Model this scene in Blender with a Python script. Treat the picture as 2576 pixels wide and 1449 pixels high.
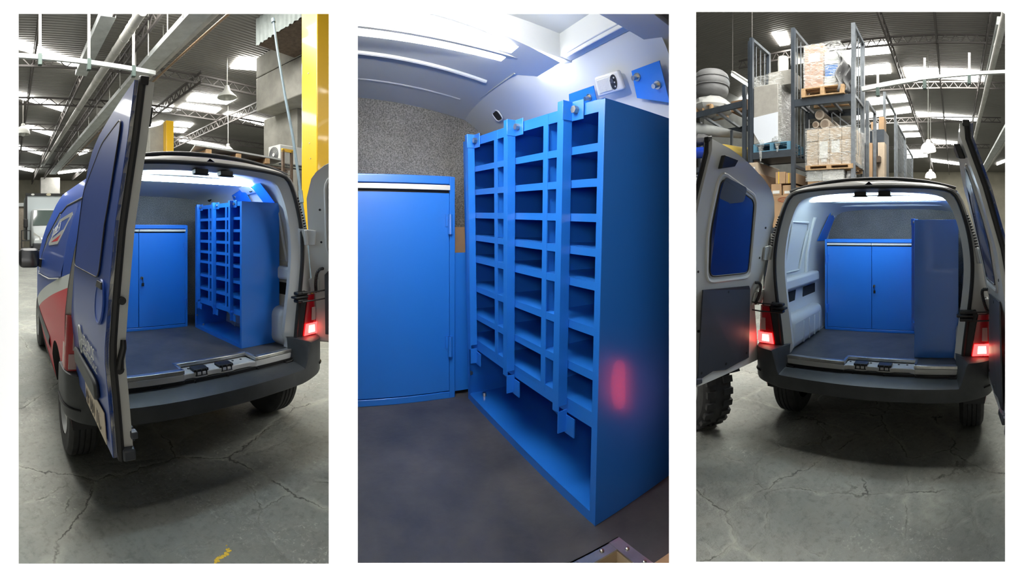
import bpy, bmesh, math, random
from mathutils import Vector, Matrix
for o in list(bpy.data.objects):
    bpy.data.objects.remove(o)
SC = bpy.context.scene
COL = SC.collection
PI = math.pi
# ------------------------------------------------------------------ camera
F = 1020.0            # pixels per radian of the cylindrical panorama
CX, HZ, EYE = 1288.0, 580.0, 1.5
cam = bpy.data.cameras.new('camera')
cam_ob = bpy.data.objects.new('camera', cam)
COL.objects.link(cam_ob)
cam_ob.location = (0, 0, EYE)
cam_ob.rotation_euler = (PI / 2, 0, 0)
cam.type = 'PANO'
cam.panorama_type = 'CENTRAL_CYLINDRICAL'
cam.central_cylindrical_range_u_min = -CX / F
cam.central_cylindrical_range_u_max = CX / F
cam.central_cylindrical_range_v_min = -(1449 - HZ) / F
cam.central_cylindrical_range_v_max = HZ / F
cam.central_cylindrical_radius = 1
cam.clip_start = 0.01
cam.clip_end = 500
SC.camera = cam_ob
# ------------------------------------------------------------------ view, world
SC.view_settings.view_transform = 'Standard'
SC.view_settings.look = 'None'
SC.view_settings.exposure = 0
SC.view_settings.gamma = 1
SC.view_settings.use_curve_mapping = False
wd = bpy.data.worlds.new('sky')
SC.world = wd
wd.use_nodes = True
wd.node_tree.nodes['Background'].inputs[0].default_value = (0.96, 1.0, 1.0, 1)
wd.node_tree.nodes['Background'].inputs[1].default_value = 0.2
SC.cycles.max_bounces = 7
SC.cycles.diffuse_bounces = 4
SC.cycles.glossy_bounces = 3
SC.cycles.transparent_max_bounces = 10
SC.cycles.caustics_reflective = False
SC.cycles.caustics_refractive = False
SC.cycles.sample_clamp_indirect = 4.0


def lamp(name, typ, loc, rot, power, col=(1, 1, 1), **kw):
    l = bpy.data.lights.new(name, typ)
    l.energy = power
    l.color = col
    for k, v in kw.items():
        setattr(l, k, v)
    o = bpy.data.objects.new(name, l)
    COL.objects.link(o)
    o.location = loc
    o.rotation_euler = rot
    return o


# added fill spots without fixtures: two rows grazing the wall to keep it white
WALL_FILL = 34.0
for i in range(19):
    t = -1.40 + 2.80 * i / 18
    for z, up in ((2.45, 0), (0.25, 1)):
        lamp('wall_fill_spot', 'SPOT', (0.50 * math.sin(t), 0.50 * math.cos(t), z), ((PI - 0.10) if up else 0.10, 0, -t), WALL_FILL,
             spot_size=0.62, spot_blend=0.9, shadow_soft_size=0.02)

# fill spot added behind the camera to brighten the middle bay
lamp('bay_fill_spot', 'SPOT', (0.0, -0.10, 1.62), (PI / 2 - 0.14, 0, 0), 20.0, (1.0, 0.94, 0.86), spot_size=1.26, spot_blend=0.3, shadow_soft_size=0.10)


# ------------------------------------------------------------------ frames
class Frame:
    """A bay of the hall: x right, y along the bay, z up from its own floor; axis = bearing of y."""
    def __init__(s, axis_px, zfloor):
        s.a = (axis_px - CX) / F
        s.z = zfloor
        s.hc = EYE - zfloor
        s.M = Matrix.Translation((0, 0, zfloor)) @ Matrix.Rotation(-s.a, 4, 'Z')

    def ray(s, px, py):
        t = (px - CX) / F - s.a
        return Vector((math.sin(t), math.cos(t), (HZ - py) / F))

    def Z(s, px, py, z):
        r = s.ray(px, py)
        p = r * ((z - s.hc) / r.z)
        p.z = z
        return p

    def Y(s, px, py, y):
        r = s.ray(px, py)
        p = r * (y / r.y)
        p.z += s.hc
        return p

    def X(s, px, py, x):
        r = s.ray(px, py)
        p = r * (x / r.x)
        p.z += s.hc
        return p


H1 = Frame(25, 0.12)
H2 = Frame(1288 - 0.503 * F, 0.0)
H3 = Frame(2400, 0.0)
W0 = Frame(CX, 0.0)


# ------------------------------------------------------------------ mesh helper
def vec(p):
    return Vector(p)


class MB:
    def __init__(s):
        s.v = []
        s.f = []

    def add(s, vs, fs):
        b = len(s.v)
        s.v += [Vector(v) for v in vs]
        s.f += [[b + i for i in f] for f in fs]
        return s

    def hexa(s, p):
        return s.add(p, [(0, 3, 2, 1), (4, 5, 6, 7), (0, 1, 5, 4), (1, 2, 6, 5), (2, 3, 7, 6), (3, 0, 4, 7)])

    def box(s, x0, x1, y0, y1, z0, z1):
        return s.hexa([(x0, y0, z0), (x1, y0, z0), (x1, y1, z0), (x0, y1, z0),
                       (x0, y0, z1), (x1, y0, z1), (x1, y1, z1), (x0, y1, z1)])

    def obox(s, c, size, rz=0.0, rx=0.0, ry=0.0):
        R = Matrix.Rotation(rz, 3, 'Z') @ Matrix.Rotation(rx, 3, 'X') @ Matrix.Rotation(ry, 3, 'Y')
        hx, hy, hz = size[0] / 2, size[1] / 2, size[2] / 2
        P = [(-hx, -hy, -hz), (hx, -hy, -hz), (hx, hy, -hz), (-hx, hy, -hz), (-hx, -hy, hz), (hx, -hy, hz), (hx, hy, hz), (-hx, hy, hz)]
        return s.hexa([vec(c) + R @ Vector(q) for q in P])

    def bar(s, p, q, w, h, up=(0, 0, 1)):
        p, q = vec(p), vec(q)
        d = (q - p).normalized()
        u = vec(up)
        if abs(d.dot(u)) > 0.98:
            u = Vector((0, 1, 0))
        r = d.cross(u).normalized() * (w / 2)
        t = r.cross(d).normalized() * (h / 2)
        return s.hexa([p - r - t, p + r - t, q + r - t, q - r - t, p - r + t, p + r + t, q + r + t, q - r + t])

    def tube(s, pts, r, n=10, closed=False, caps=True):
        pts = [vec(p) for p in pts]
        m = len(pts)
        b = len(s.v)
        prev = None
        for i in range(m):
            if closed:
                d = pts[(i + 1) % m] - pts[i - 1]
            else:
                d = pts[min(i + 1, m - 1)] - pts[max(i - 1, 0)]
            d.normalize()
            if prev is None:
                a = Vector((0, 0, 1)) if abs(d.z) < 0.9 else Vector((1, 0, 0))
                u = d.cross(a).normalized()
            else:
                u = (prev - d * prev.dot(d)).normalized()
            prev = u
            w = d.cross(u)
            rr = r[i] if isinstance(r, (list, tuple)) else r
            for k in range(n):
                an = 2 * PI * k / n
                s.v.append(pts[i] + u * (rr * math.cos(an)) + w * (rr * math.sin(an)))
        for i in range(m if closed else m - 1):
            j = (i + 1) % m
            for k in range(n):
                k2 = (k + 1) % n
                s.f.append([b + i * n + k, b + i * n + k2, b + j * n + k2, b + j * n + k])
        if caps and not closed:
            s.f.append([b + k for k in range(n)][::-1])
            s.f.append([b + (m - 1) * n + k for k in range(n)])
        return s

    def cyl(s, p, q, r, n=14, r2=None):
        return s.tube([p, q], [r, r if r2 is None else r2], n)

    def lathe(s, prof, c, axis='Z', n=24):
        """prof: (radius, height along axis)"""
        c = vec(c)
        b = len(s.v)
        for (r, h) in prof:
            for k in range(n):
                a = 2 * PI * k / n
                if axis == 'Z':
                    s.v.append(c + Vector((r * math.cos(a), r * math.sin(a), h)))
                elif axis == 'X':
                    s.v.append(c + Vector((h, r * math.cos(a), r * math.sin(a))))
                else:
                    s.v.append(c + Vector((r * math.cos(a), h, r * math.sin(a))))
        for i in range(len(prof) - 1):
            for k in range(n):
                k2 = (k + 1) % n
                s.f.append([b + i * n + k, b + i * n + k2, b + (i + 1) * n + k2, b + (i + 1) * n + k])
        return s

    def prism(s, poly, w):
        """poly: 3-D outline; w: thickness vector"""
        n = len(poly)
        w = vec(w)
        P = [vec(p) for p in poly]
        return s.add(P + [p + w for p in P], [list(range(n))[::-1], [n + i for i in range(n)]] +
                     [[i, (i + 1) % n, n + (i + 1) % n, n + i] for i in range(n)])

    def grid(s, fn, nu, nv):
        b = len(s.v)
        for i in range(nu + 1):
            for j in range(nv + 1):
                s.v.append(vec(fn(i / nu, j / nv)))
        for i in range(nu):
            for j in range(nv):
                a = b + i * (nv + 1) + j
                s.f.append([a, a + nv + 1, a + nv + 2, a + 1])
        return s

    def strip(s, A, B, closed=False):
        n = len(A)
        b = len(s.v)
        s.v += [vec(p) for p in A] + [vec(p) for p in B]
        for i in range(n if closed else n - 1):
            j = (i + 1) % n
            s.f.append([b + i, b + j, b + n + j, b + n + i])
        return s

    def ball(s, c, rx, ry, rz, nu=14, nv=9, jit=0, seed=0):
        rnd = random.Random(seed)
        b = len(s.v)
        c = vec(c)
        for i in range(nv + 1):
            t = PI * i / nv
            for k in range(nu):
                a = 2 * PI * k / nu
                j = 1 + rnd.uniform(-jit, jit)
                s.v.append(c + Vector((rx * math.sin(t) * math.cos(a) * j, ry * math.sin(t) * math.sin(a) * j, rz * math.cos(t) * j)))
        for i in range(nv):
            for k in range(nu):
                k2 = (k + 1) % nu
                s.f.append([b + i * nu + k, b + (i + 1) * nu + k, b + (i + 1) * nu + k2, b + i * nu + k2])
        return s


BASE = {}
FR = {}


def make_mesh(mb, name, off, sm=True, ang=35, fix=True):
    me = bpy.data.meshes.new(name)
    me.from_pydata([tuple(v - off) for v in mb.v], [], mb.f)
    bm = bmesh.new()
    bm.from_mesh(me)
    bmesh.ops.remove_doubles(bm, verts=bm.verts, dist=1e-5)
    if fix:
        bmesh.ops.recalc_face_normals(bm, faces=bm.faces)
    bm.to_mesh(me)
    bm.free()
    if sm:
        me.shade_smooth()
        me.set_sharp_from_angle(angle=math.radians(ang))
    return me


def tag(o, label=None, cat=None, group=None, kind=None):
    if label:
        o['label'] = label
    if cat:
        o['category'] = cat
    if group:
        o['group'] = group
    if kind:
        o['kind'] = kind
    return o


def thing(fr, name, label, cat, base, group=None):
    o = bpy.data.objects.new(name, None)
    o.empty_display_size = 0.1
    COL.objects.link(o)
    o.matrix_world = fr.M @ Matrix.Translation(base)
    BASE[o.name] = vec(base)
    FR[o.name] = fr
    return tag(o, label, cat, group)


def part(name, mb, m, parent, sm=True, ang=35, bev=0, label=None, fix=True, seg=2):
    off = BASE[parent.name]
    me = make_mesh(mb, name, off, sm, ang, fix)
    o = bpy.data.objects.new(name, me)
    if m is not None:
        me.materials.append(m)
    COL.objects.link(o)
    o.parent = parent
    BASE[o.name] = off
    FR[o.name] = FR[parent.name]
    if bev:
        b = o.modifiers.new('edge', 'BEVEL')
        b.width = bev
        b.segments = seg
        b.limit_method = 'ANGLE'
        b.angle_limit = math.radians(40)
    if label:
        o['label'] = label
    return o


def solo(fr, name, mb, m, label=None, cat=None, group=None, kind=None, sm=True, ang=35, bev=0, fix=True):
    lo = [min(v[i] for v in mb.v) for i in range(3)]
    hi = [max(v[i] for v in mb.v) for i in range(3)]
    base = Vector(((lo[0] + hi[0]) / 2, (lo[1] + hi[1]) / 2, lo[2]))
    me = make_mesh(mb, name, base, sm, ang, fix)
    o = bpy.data.objects.new(name, me)
    if m is not None:
        me.materials.append(m)
    COL.objects.link(o)
    o.matrix_world = fr.M @ Matrix.Translation(base)
    BASE[o.name] = base
    FR[o.name] = fr
    if bev:
        b = o.modifiers.new('edge', 'BEVEL')
        b.width = bev
        b.segments = 2
        b.limit_method = 'ANGLE'
        b.angle_limit = math.radians(40)
    return tag(o, label, cat, group, kind)


def text(name, body, size, org, xd, up, m, parent, ext=0.0006, shear=0, sx=1.0, align='LEFT'):
    cu = bpy.data.curves.new(name, 'FONT')
    cu.body = body
    cu.size = size
    cu.extrude = ext
    cu.align_x = align
    cu.shear = shear
    cu.resolution_u = 3
    cu.materials.append(m)
    o = bpy.data.objects.new(name, cu)
    COL.objects.link(o)
    x = vec(xd).normalized()
    z = x.cross(vec(up)).normalized()
    y = z.cross(x)
    org = vec(org) - BASE[parent.name]
    mm = Matrix(((x.x * sx, y.x, z.x, org.x), (x.y * sx, y.y, z.y, org.y), (x.z * sx, y.z, z.z, org.z), (0, 0, 0, 1)))
    me = bpy.data.meshes.new_from_object(o.evaluated_get(bpy.context.evaluated_depsgraph_get()))
    me.name = name
    me.transform(mm)
    bpy.data.objects.remove(o)
    r = bpy.data.objects.new(name, me)
    COL.objects.link(r)
    r.parent = parent
    return r


# ------------------------------------------------------------------ materials
def nodes(name):
    m = bpy.data.materials.new(name)
    m.use_nodes = True
    nt = m.node_tree
    return m, nt, nt.nodes['Principled BSDF']


def N(nt, t, **kw):
    n = nt.nodes.new(t)
    for k, v in kw.items():
        if k.startswith('i_'):
            key = k[2:]
            n.inputs[int(key) if key.isdigit() else key.replace('_', ' ')].default_value = v
        else:
            setattr(n, k, v)
    return n


def mat(name, col, rough=0.5, metal=0.0, var=0.0, vscale=8.0, bump=0.0, bscale=60.0, coat=0.0, spec=0.5, col2=None, detail=5.0, sheen=0):
    m, nt, b = nodes(name)
    b.inputs['Base Color'].default_value = (*col, 1)
    b.inputs['Roughness'].default_value = rough
    b.inputs['Metallic'].default_value = metal
    b.inputs['Coat Weight'].default_value = coat
    b.inputs['Coat Roughness'].default_value = 0.06
    b.inputs['Specular IOR Level'].default_value = spec
    tc = N(nt, 'ShaderNodeTexCoord')
    if var or col2:
        nz = N(nt, 'ShaderNodeTexNoise', i_Scale=vscale, i_Detail=detail, i_Roughness=0.6)
        nt.links.new(tc.outputs['Object'], nz.inputs['Vector'])
        mx = N(nt, 'ShaderNodeMix', data_type='RGBA')
        c2 = col2 or tuple(max(0, c * (1 - var)) for c in col)
        c1 = col if col2 else tuple(min(1, c * (1 + var)) for c in col)
        mx.inputs[6].default_value = (*c1, 1)
        mx.inputs[7].default_value = (*c2, 1)
        rmp = N(nt, 'ShaderNodeMapRange')
        rmp.inputs[1].default_value = 0.32
        rmp.inputs[2].default_value = 0.68
        nt.links.new(nz.outputs[0], rmp.inputs[0])
        nt.links.new(rmp.outputs[0], mx.inputs[0])
        nt.links.new(mx.outputs[2], b.inputs['Base Color'])
    if bump:
        nb = N(nt, 'ShaderNodeTexNoise', i_Scale=bscale, i_Detail=4.0)
        nt.links.new(tc.outputs['Object'], nb.inputs['Vector'])
        bp = N(nt, 'ShaderNodeBump', i_Strength=bump, i_Distance=0.01)
        nt.links.new(nb.outputs[0], bp.inputs['Height'])
        nt.links.new(bp.outputs[0], b.inputs['Normal'])
    return m


def emit(name, col, s):
    m, nt, b = nodes(name)
    b.inputs['Base Color'].default_value = (*col, 1)
    b.inputs['Emission Color'].default_value = (*col, 1)
    b.inputs['Emission Strength'].default_value = s
    return m


M = {}
M['wall_white'] = mat('wall_white', (0.93, 0.93, 0.93), 0.9)
M['baffle_board'] = mat('dark_baffle', (0.05, 0.05, 0.048), 0.8)
M['reflector_board'] = mat('beige_reflector', (0.5, 0.46, 0.4), 0.8)
M['blue_cab'] = mat('blue_enamel', (0.018, 0.2, 0.78), 0.33, bump=0.03, bscale=220, spec=0.9, coat=0.25)
M['blue_dark'] = mat('blue_film', (0.012, 0.035, 0.2), 0.18, coat=0.6)
M['van_blue'] = mat('van_blue', (0.02, 0.07, 0.34), 0.42, coat=0.3, spec=0.25)
M['pocket_blue'] = mat('pocket_blue', (0.015, 0.09, 0.5), 0.35)
M['van_white'] = mat('van_white', (0.62, 0.63, 0.62), 0.35, coat=0.5)
M['van_grey'] = mat('primer_and_dim_white', (0.46, 0.45, 0.43), 0.4, coat=0.3)  # primer on the header; on the rear frame it paints in dark reflections
M['white'] = mat('white_paint', (0.72, 0.73, 0.72), 0.4)
M['decal_white'] = mat('decal_white', (0.75, 0.76, 0.74), 0.4)
M['decal_red'] = mat('decal_red', (0.52, 0.02, 0.035), 0.35)
M['bumper'] = mat('bumper_plastic', (0.045, 0.048, 0.052), 0.5, var=0.25, vscale=5, bump=0.05, bscale=300)
M['black'] = mat('black_plastic', (0.012, 0.012, 0.013), 0.45)
M['rubber'] = mat('rubber_seal', (0.014, 0.014, 0.015), 0.55)
M['tyre'] = mat('tyre_rubber', (0.03, 0.03, 0.031), 0.75, var=0.3, vscale=14, bump=0.1, bscale=90)
M['rim'] = mat('steel_rim', (0.42, 0.43, 0.43), 0.4, metal=0.5)
M['alu'] = mat('aluminium', (0.62, 0.62, 0.60), 0.3, metal=0.9, var=0.12, vscale=20)
M['steel'] = mat('bolt_steel', (0.6, 0.57, 0.48), 0.3, metal=1.0)
M['glass_dark'] = mat('dark_glass', (0.015, 0.018, 0.02), 0.08, coat=0.5)
M['card'] = mat('grey_door_card', (0.05, 0.056, 0.07), 0.42, bump=0.05, bscale=250)
M['cardboard'] = mat('cardboard', (0.42, 0.27, 0.15), 0.8, var=0.12, vscale=3)
M['cardboard_pale'] = mat('cardboard_pale', (0.50, 0.40, 0.29), 0.7, var=0.15, vscale=3)
M['cardboard_dark'] = mat('cardboard_brown', (0.2, 0.115, 0.06), 0.8, var=0.15, vscale=3)
M['wood'] = mat('pallet_wood', (0.45, 0.29, 0.15), 0.75, var=0.25, vscale=12)
M['backing'] = mat('cell_shade_board', (0.012, 0.018, 0.05), 0.6)  # near-black stands in for the shade inside the shelf cells
M['wood_old'] = mat('old_wood', (0.12, 0.085, 0.06), 0.8, var=0.3, vscale=12)
M['paper'] = mat('paper_label', (0.72, 0.72, 0.68), 0.7)
M['rack'] = mat('rack_steel', (0.035, 0.045, 0.058), 0.45, metal=0.2, var=0.2, vscale=6)
M['rack_pale'] = mat('rack_steel_worn', (0.14, 0.155, 0.17), 0.4, metal=0.4, var=0.25, vscale=6)
M['yellow'] = mat('yellow_paint', (0.72, 0.42, 0.012), 0.3, coat=0.4)
M['concrete'] = mat('concrete', (0.36, 0.35, 0.31), 0.9, var=0.18, vscale=2.5, bump=0.1, bscale=30)
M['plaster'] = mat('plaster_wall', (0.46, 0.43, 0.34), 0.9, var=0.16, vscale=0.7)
M['pipe'] = mat('galvanised_pipe', (0.42, 0.41, 0.38), 0.5, metal=0.3, var=0.15, vscale=3)
M['pale_steel'] = mat('pale_steel', (0.44, 0.46, 0.45), 0.5, var=0.15, vscale=4)
M['truss'] = mat('truss_steel', (0.09, 0.08, 0.075), 0.6)
M['copper'] = mat('brown_conduit', (0.3, 0.2, 0.12), 0.5, metal=0.3)
M['lamp_white'] = mat('lamp_enamel', (0.62, 0.62, 0.58), 0.5)
M['led'] = emit('led_strip', (0.72, 0.90, 1.0), 38)
M['tube'] = emit('fluorescent_tube', (0.85, 0.97, 1.0), 5)
M['lamp_glow'] = emit('lamp_glow', (1.0, 0.93, 0.82), 1.4)
M['skylight'] = emit('daylit_skylight', (1.0, 0.99, 0.94), 31.0)
M['tail_on'] = emit('tail_bulb', (1.0, 0.05, 0.05), 4.5)
M['tail_hot'] = emit('tail_bulb_hot', (1.0, 0.6, 0.4), 6.0)
M['lens_red'] = mat('red_lens', (0.42, 0.006, 0.014), 0.2, coat=0.25)
M['strip'] = mat('handle_strip_white', (0.72, 0.71, 0.66), 0.4)
M['lens_clear'] = mat('clear_lens', (0.5, 0.32, 0.3), 0.15, coat=1.0)
M['rubber_floor'] = mat('rubber_mat', (0.036, 0.038, 0.046), 0.45, vscale=4, col2=(0.10, 0.097, 0.095), detail=9, bump=0.08, bscale=40)
M['van_inner'] = mat('van_inner_white', (0.63, 0.66, 0.67), 0.4, coat=0.3)
M['dark_hole'] = mat('dark_hollow', (0.01, 0.01, 0.012), 0.9)
M['blue_pallet'] = mat('blue_pallet', (0.1, 0.25, 0.36), 0.7, var=0.15)
M['blue_plastic'] = mat('blue_plastic', (0.012, 0.05, 0.4), 0.3)
M['yellow_wrap'] = mat('yellow_wrap', (0.5, 0.36, 0.07), 0.4, bump=0.3, bscale=12)
M['grey_wrap'] = mat('grey_wrap', (0.16, 0.16, 0.16), 0.6, bump=0.5, bscale=14)
M['hose'] = mat('blue_hose', (0.15, 0.21, 0.24), 0.4, var=0.2, vscale=8)
M['straw'] = mat('reel_fabric', (0.35, 0.30, 0.24), 0.9, var=0.15)
M['truck_white'] = mat('truck_white', (0.66, 0.70, 0.70), 0.35, coat=0.4)
M['box_white'] = mat('box_white', (0.58, 0.64, 0.66), 0.5)
M['white_card'] = mat('white_card', (0.70, 0.74, 0.80), 0.5)
M['yellow_tape'] = mat('yellow_strap', (0.75, 0.5, 0.03), 0.5)


def carpet_mat():
    m, nt, b = nodes('grey_carpet')
    tc = N(nt, 'ShaderNodeTexCoord')
    nz = N(nt, 'ShaderNodeTexNoise', i_Scale=150.0, i_Detail=2.0)
    nz2 = N(nt, 'ShaderNodeTexNoise', i_Scale=5.0, i_Detail=3.0)
    nt.links.new(tc.outputs['Object'], nz.inputs['Vector'])
    nt.links.new(tc.outputs['Object'], nz2.inputs['Vector'])
    r = N(nt, 'ShaderNodeValToRGB')
    r.color_ramp.elements[0].position = 0.3
    r.color_ramp.elements[0].color = (0.13, 0.128, 0.12, 1)
    r.color_ramp.elements[1].position = 0.72
    r.color_ramp.elements[1].color = (0.42, 0.41, 0.38, 1)
    nt.links.new(nz.outputs[0], r.inputs[0])
    mx = N(nt, 'ShaderNodeMix', data_type='RGBA', blend_type='MULTIPLY')
    mx.inputs[0].default_value = 0.5
    nt.links.new(r.outputs[0], mx.inputs[6])
    nt.links.new(nz2.outputs[0], mx.inputs[7])
    nt.links.new(mx.outputs[2], b.inputs['Base Color'])
    b.inputs['Roughness'].default_value = 0.95
    bp = N(nt, 'ShaderNodeBump', i_Strength=0.5, i_Distance=0.004)
    nt.links.new(nz.outputs[0], bp.inputs['Height'])
    nt.links.new(bp.outputs[0], b.inputs['Normal'])
    return m


M['carpet'] = carpet_mat()


def wrap_mat():
    m, nt, b = nodes('stretch_wrap')
    out = nt.nodes['Material Output']
    tc = N(nt, 'ShaderNodeTexCoord')
    mp = N(nt, 'ShaderNodeMapping')
    mp.inputs['Scale'].default_value = (3, 3, 9)
    nt.links.new(tc.outputs['Object'], mp.inputs[0])
    nz = N(nt, 'ShaderNodeTexNoise', i_Scale=2.2, i_Detail=6.0, i_Distortion=1.5)
    nt.links.new(mp.outputs[0], nz.inputs['Vector'])
    bp = N(nt, 'ShaderNodeBump', i_Strength=0.9, i_Distance=0.05)
    nt.links.new(nz.outputs[0], bp.inputs['Height'])
    b.inputs['Base Color'].default_value = (0.62, 0.63, 0.6, 1)
    b.inputs['Roughness'].default_value = 0.14
    b.inputs['Specular IOR Level'].default_value = 0.8
    nt.links.new(bp.outputs[0], b.inputs['Normal'])
    tr = N(nt, 'ShaderNodeBsdfTransparent')
    mx = N(nt, 'ShaderNodeMixShader')
    rr = N(nt, 'ShaderNodeMapRange')
    rr.inputs[1].default_value = 0.35
    rr.inputs[2].default_value = 0.7
    rr.inputs[3].default_value = 0.06
    rr.inputs[4].default_value = 0.6
    nt.links.new(nz.outputs[0], rr.inputs[0])
    nt.links.new(rr.outputs[0], mx.inputs[0])
    nt.links.new(tr.outputs[0], mx.inputs[1])
    nt.links.new(b.outputs[0], mx.inputs[2])
    nt.links.new(mx.outputs[0], out.inputs[0])
    return m


M['wrap'] = wrap_mat()


def livery_mat():
    """Blue upper body, white swoosh, red flank: boundaries are curves of the body's own y and z."""
    m, nt, b = nodes('van_livery')
    tc = N(nt, 'ShaderNodeTexCoord')
    sp = N(nt, 'ShaderNodeSeparateXYZ')
    nt.links.new(tc.outputs['Object'], sp.inputs[0])

    def mth(op, a, bb=None):
        n = N(nt, 'ShaderNodeMath', operation=op)
        for i, v in enumerate((a, bb)):
            if v is None:
                continue
            if isinstance(v, (int, float)):
                n.inputs[i].default_value = v
            else:
                nt.links.new(v, n.inputs[i])
        return n.outputs[0]
    y, z = sp.outputs[1], sp.outputs[2]
    yy = mth('MULTIPLY', mth('MULTIPLY', y, y), 0.016)
    up = mth('ADD', mth('ADD', z, mth('MULTIPLY', y, 0.175)), yy)
    lo = mth('ADD', mth('ADD', z, mth('MULTIPLY', y, 0.2)), yy)
    is_blue = mth('GREATER_THAN', up, 1.155)
    is_red = mth('LESS_THAN', lo, 1.08)
    m1 = N(nt, 'ShaderNodeMix', data_type='RGBA')
    m1.inputs[6].default_value = (0.62, 0.65, 0.63, 1)
    m1.inputs[7].default_value = (0.02, 0.07, 0.34, 1)
    nt.links.new(is_blue, m1.inputs[0])
    m2 = N(nt, 'ShaderNodeMix', data_type='RGBA')
    m2.inputs[7].default_value = (0.6, 0.012, 0.03, 1)
    nt.links.new(m1.outputs[2], m2.inputs[6])
    nt.links.new(is_red, m2.inputs[0])
    nt.links.new(m2.outputs[2], b.inputs['Base Color'])
    b.inputs['Roughness'].default_value = 0.42
    b.inputs['Specular IOR Level'].default_value = 0.08
    b.inputs['Coat Weight'].default_value = 0.1
    b.inputs['Coat Roughness'].default_value = 0.06
    return m


M['livery'] = livery_mat()


def floor_mat(name):
    """Old concrete: mottled tone, dusty flecks, two sizes of crack (hairline beside a pale filled seam)."""
    m, nt, b = nodes(name)
    L = nt.links.new
    v = N(nt, 'ShaderNodeTexCoord').outputs['Object']

    def noise(scale, detail, rough=0.6, dist=0.0):
        n = N(nt, 'ShaderNodeTexNoise', i_Scale=scale, i_Detail=detail, i_Roughness=rough, i_Distortion=dist)
        L(v, n.inputs['Vector'])
        return n

    def rng(sock, a0, a1, b0=0.0, b1=1.0):
        n = N(nt, 'ShaderNodeMapRange')
        for i, x in enumerate((a0, a1, b0, b1)):
            n.inputs[i + 1].default_value = x
        L(sock, n.inputs[0])
        return n.outputs[0]

    def mul(p, q):
        n = N(nt, 'ShaderNodeMath', operation='MULTIPLY')
        for i, x in enumerate((p, q)):
            if isinstance(x, float):
                n.inputs[i].default_value = x
            else:
                L(x, n.inputs[i])
        return n.outputs[0]

    def mixc(f, c0, c1):
        n = N(nt, 'ShaderNodeMix', data_type='RGBA')
        L(f, n.inputs[0])
        for i, c in ((6, c0), (7, c1)):
            if isinstance(c, tuple):
                n.inputs[i].default_value = (*c, 1)
            else:
                L(c, n.inputs[i])
        return n.outputs[2]
    big, mid, fine = noise(0.9, 7, 0.65, 0.6), noise(5.0, 8, 0.7), noise(26, 8, 0.75)
    c = mixc(rng(big.outputs[0], 0.36, 0.64), (0.155, 0.16, 0.143), (0.30, 0.30, 0.268))
    c = mixc(mul(rng(mid.outputs[0], 0.40, 0.66), 0.55), c, (0.20, 0.222, 0.206))
    c = mixc(mul(rng(fine.outputs[0], 0.50, 0.30), 0.55), c, (0.085, 0.086, 0.078))
    spk = noise(48, 4, 0.65, 0.8)
    patch = rng(noise(2.6, 3).outputs[0], 0.46, 0.62)
    c = mixc(mul(rng(spk.outputs[0], 0.56, 0.70), mul(patch, 0.75)), c, (0.46, 0.455, 0.39))
    wob = noise(2.4, 7, 0.65)
    mv = N(nt, 'ShaderNodeMix', data_type='VECTOR')
    mv.inputs[0].default_value = 0.20
    L(v, mv.inputs[4])
    L(wob.outputs[1], mv.inputs[5])
    heights = [fine.outputs[0]]
    for sc, w, seed, mlo in ((1.15, 1.0, 0.9, 0.36), (3.1, 0.6, 1.7, 0.52)):
        cr = N(nt, 'ShaderNodeTexVoronoi', feature='DISTANCE_TO_EDGE', i_Scale=sc)
        L(mv.outputs[1], cr.inputs['Vector'])
        mask = rng(noise(seed, 3).outputs[0], mlo, mlo + 0.12)
        seam = rng(cr.outputs['Distance'], 0.0, 0.035 * w * sc / 1.15, 1.0, 0.0)
        rough_seam = mul(seam, rng(mid.outputs[0], 0.38, 0.60))
        c = mixc(mul(mul(rough_seam, mask), 0.75), c, (0.40, 0.40, 0.34))
        hair = rng(cr.outputs['Distance'], 0.0, 0.0055 * sc, 1.0, 0.0)
        dark = mul(mul(hair, mask), rng(noise(seed * 3.1 + 1, 2).outputs[0], 0.42, 0.55))
        c = mixc(dark, c, (0.03, 0.029, 0.026))
        heights.append(rng(cr.outputs['Distance'], 0.0, 0.02 * sc, 0.0, 1.0))
    L(c, b.inputs['Base Color'])
    b.inputs['Roughness'].default_value = 0.6
    h = heights[0]
    for x in heights[1:]:
        n = N(nt, 'ShaderNodeMath', operation='ADD')
        L(h, n.inputs[0])
        L(x, n.inputs[1])
        h = n.outputs[0]
    bp = N(nt, 'ShaderNodeBump', i_Strength=0.4, i_Distance=0.02)
    L(h, bp.inputs['Height'])
    L(bp.outputs[0], b.inputs['Normal'])
    return m


M['floor'] = floor_mat('cracked_concrete')


def roof_mat():
    m, nt, b = nodes('corrugated_roof')
    tc = N(nt, 'ShaderNodeTexCoord')
    wv = N(nt, 'ShaderNodeTexWave', wave_type='BANDS', bands_direction='Y', i_Scale=3.2, i_Distortion=0.3)
    nt.links.new(tc.outputs['Object'], wv.inputs['Vector'])
    nz = N(nt, 'ShaderNodeTexNoise', i_Scale=0.5, i_Detail=5.0)
    nt.links.new(tc.outputs['Object'], nz.inputs['Vector'])
    r = N(nt, 'ShaderNodeValToRGB')
    r.color_ramp.elements[0].color = (0.16, 0.152, 0.14, 1)
    r.color_ramp.elements[1].color = (0.27, 0.258, 0.235, 1)
    nt.links.new(nz.outputs[0], r.inputs[0])
    nt.links.new(r.outputs[0], b.inputs['Base Color'])
    b.inputs['Roughness'].default_value = 0.7
    bp = N(nt, 'ShaderNodeBump', i_Strength=0.6, i_Distance=0.05)
    nt.links.new(wv.outputs[0], bp.inputs['Height'])
    nt.links.new(bp.outputs[0], b.inputs['Normal'])
    return m


M['roof'] = roof_mat()


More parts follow.
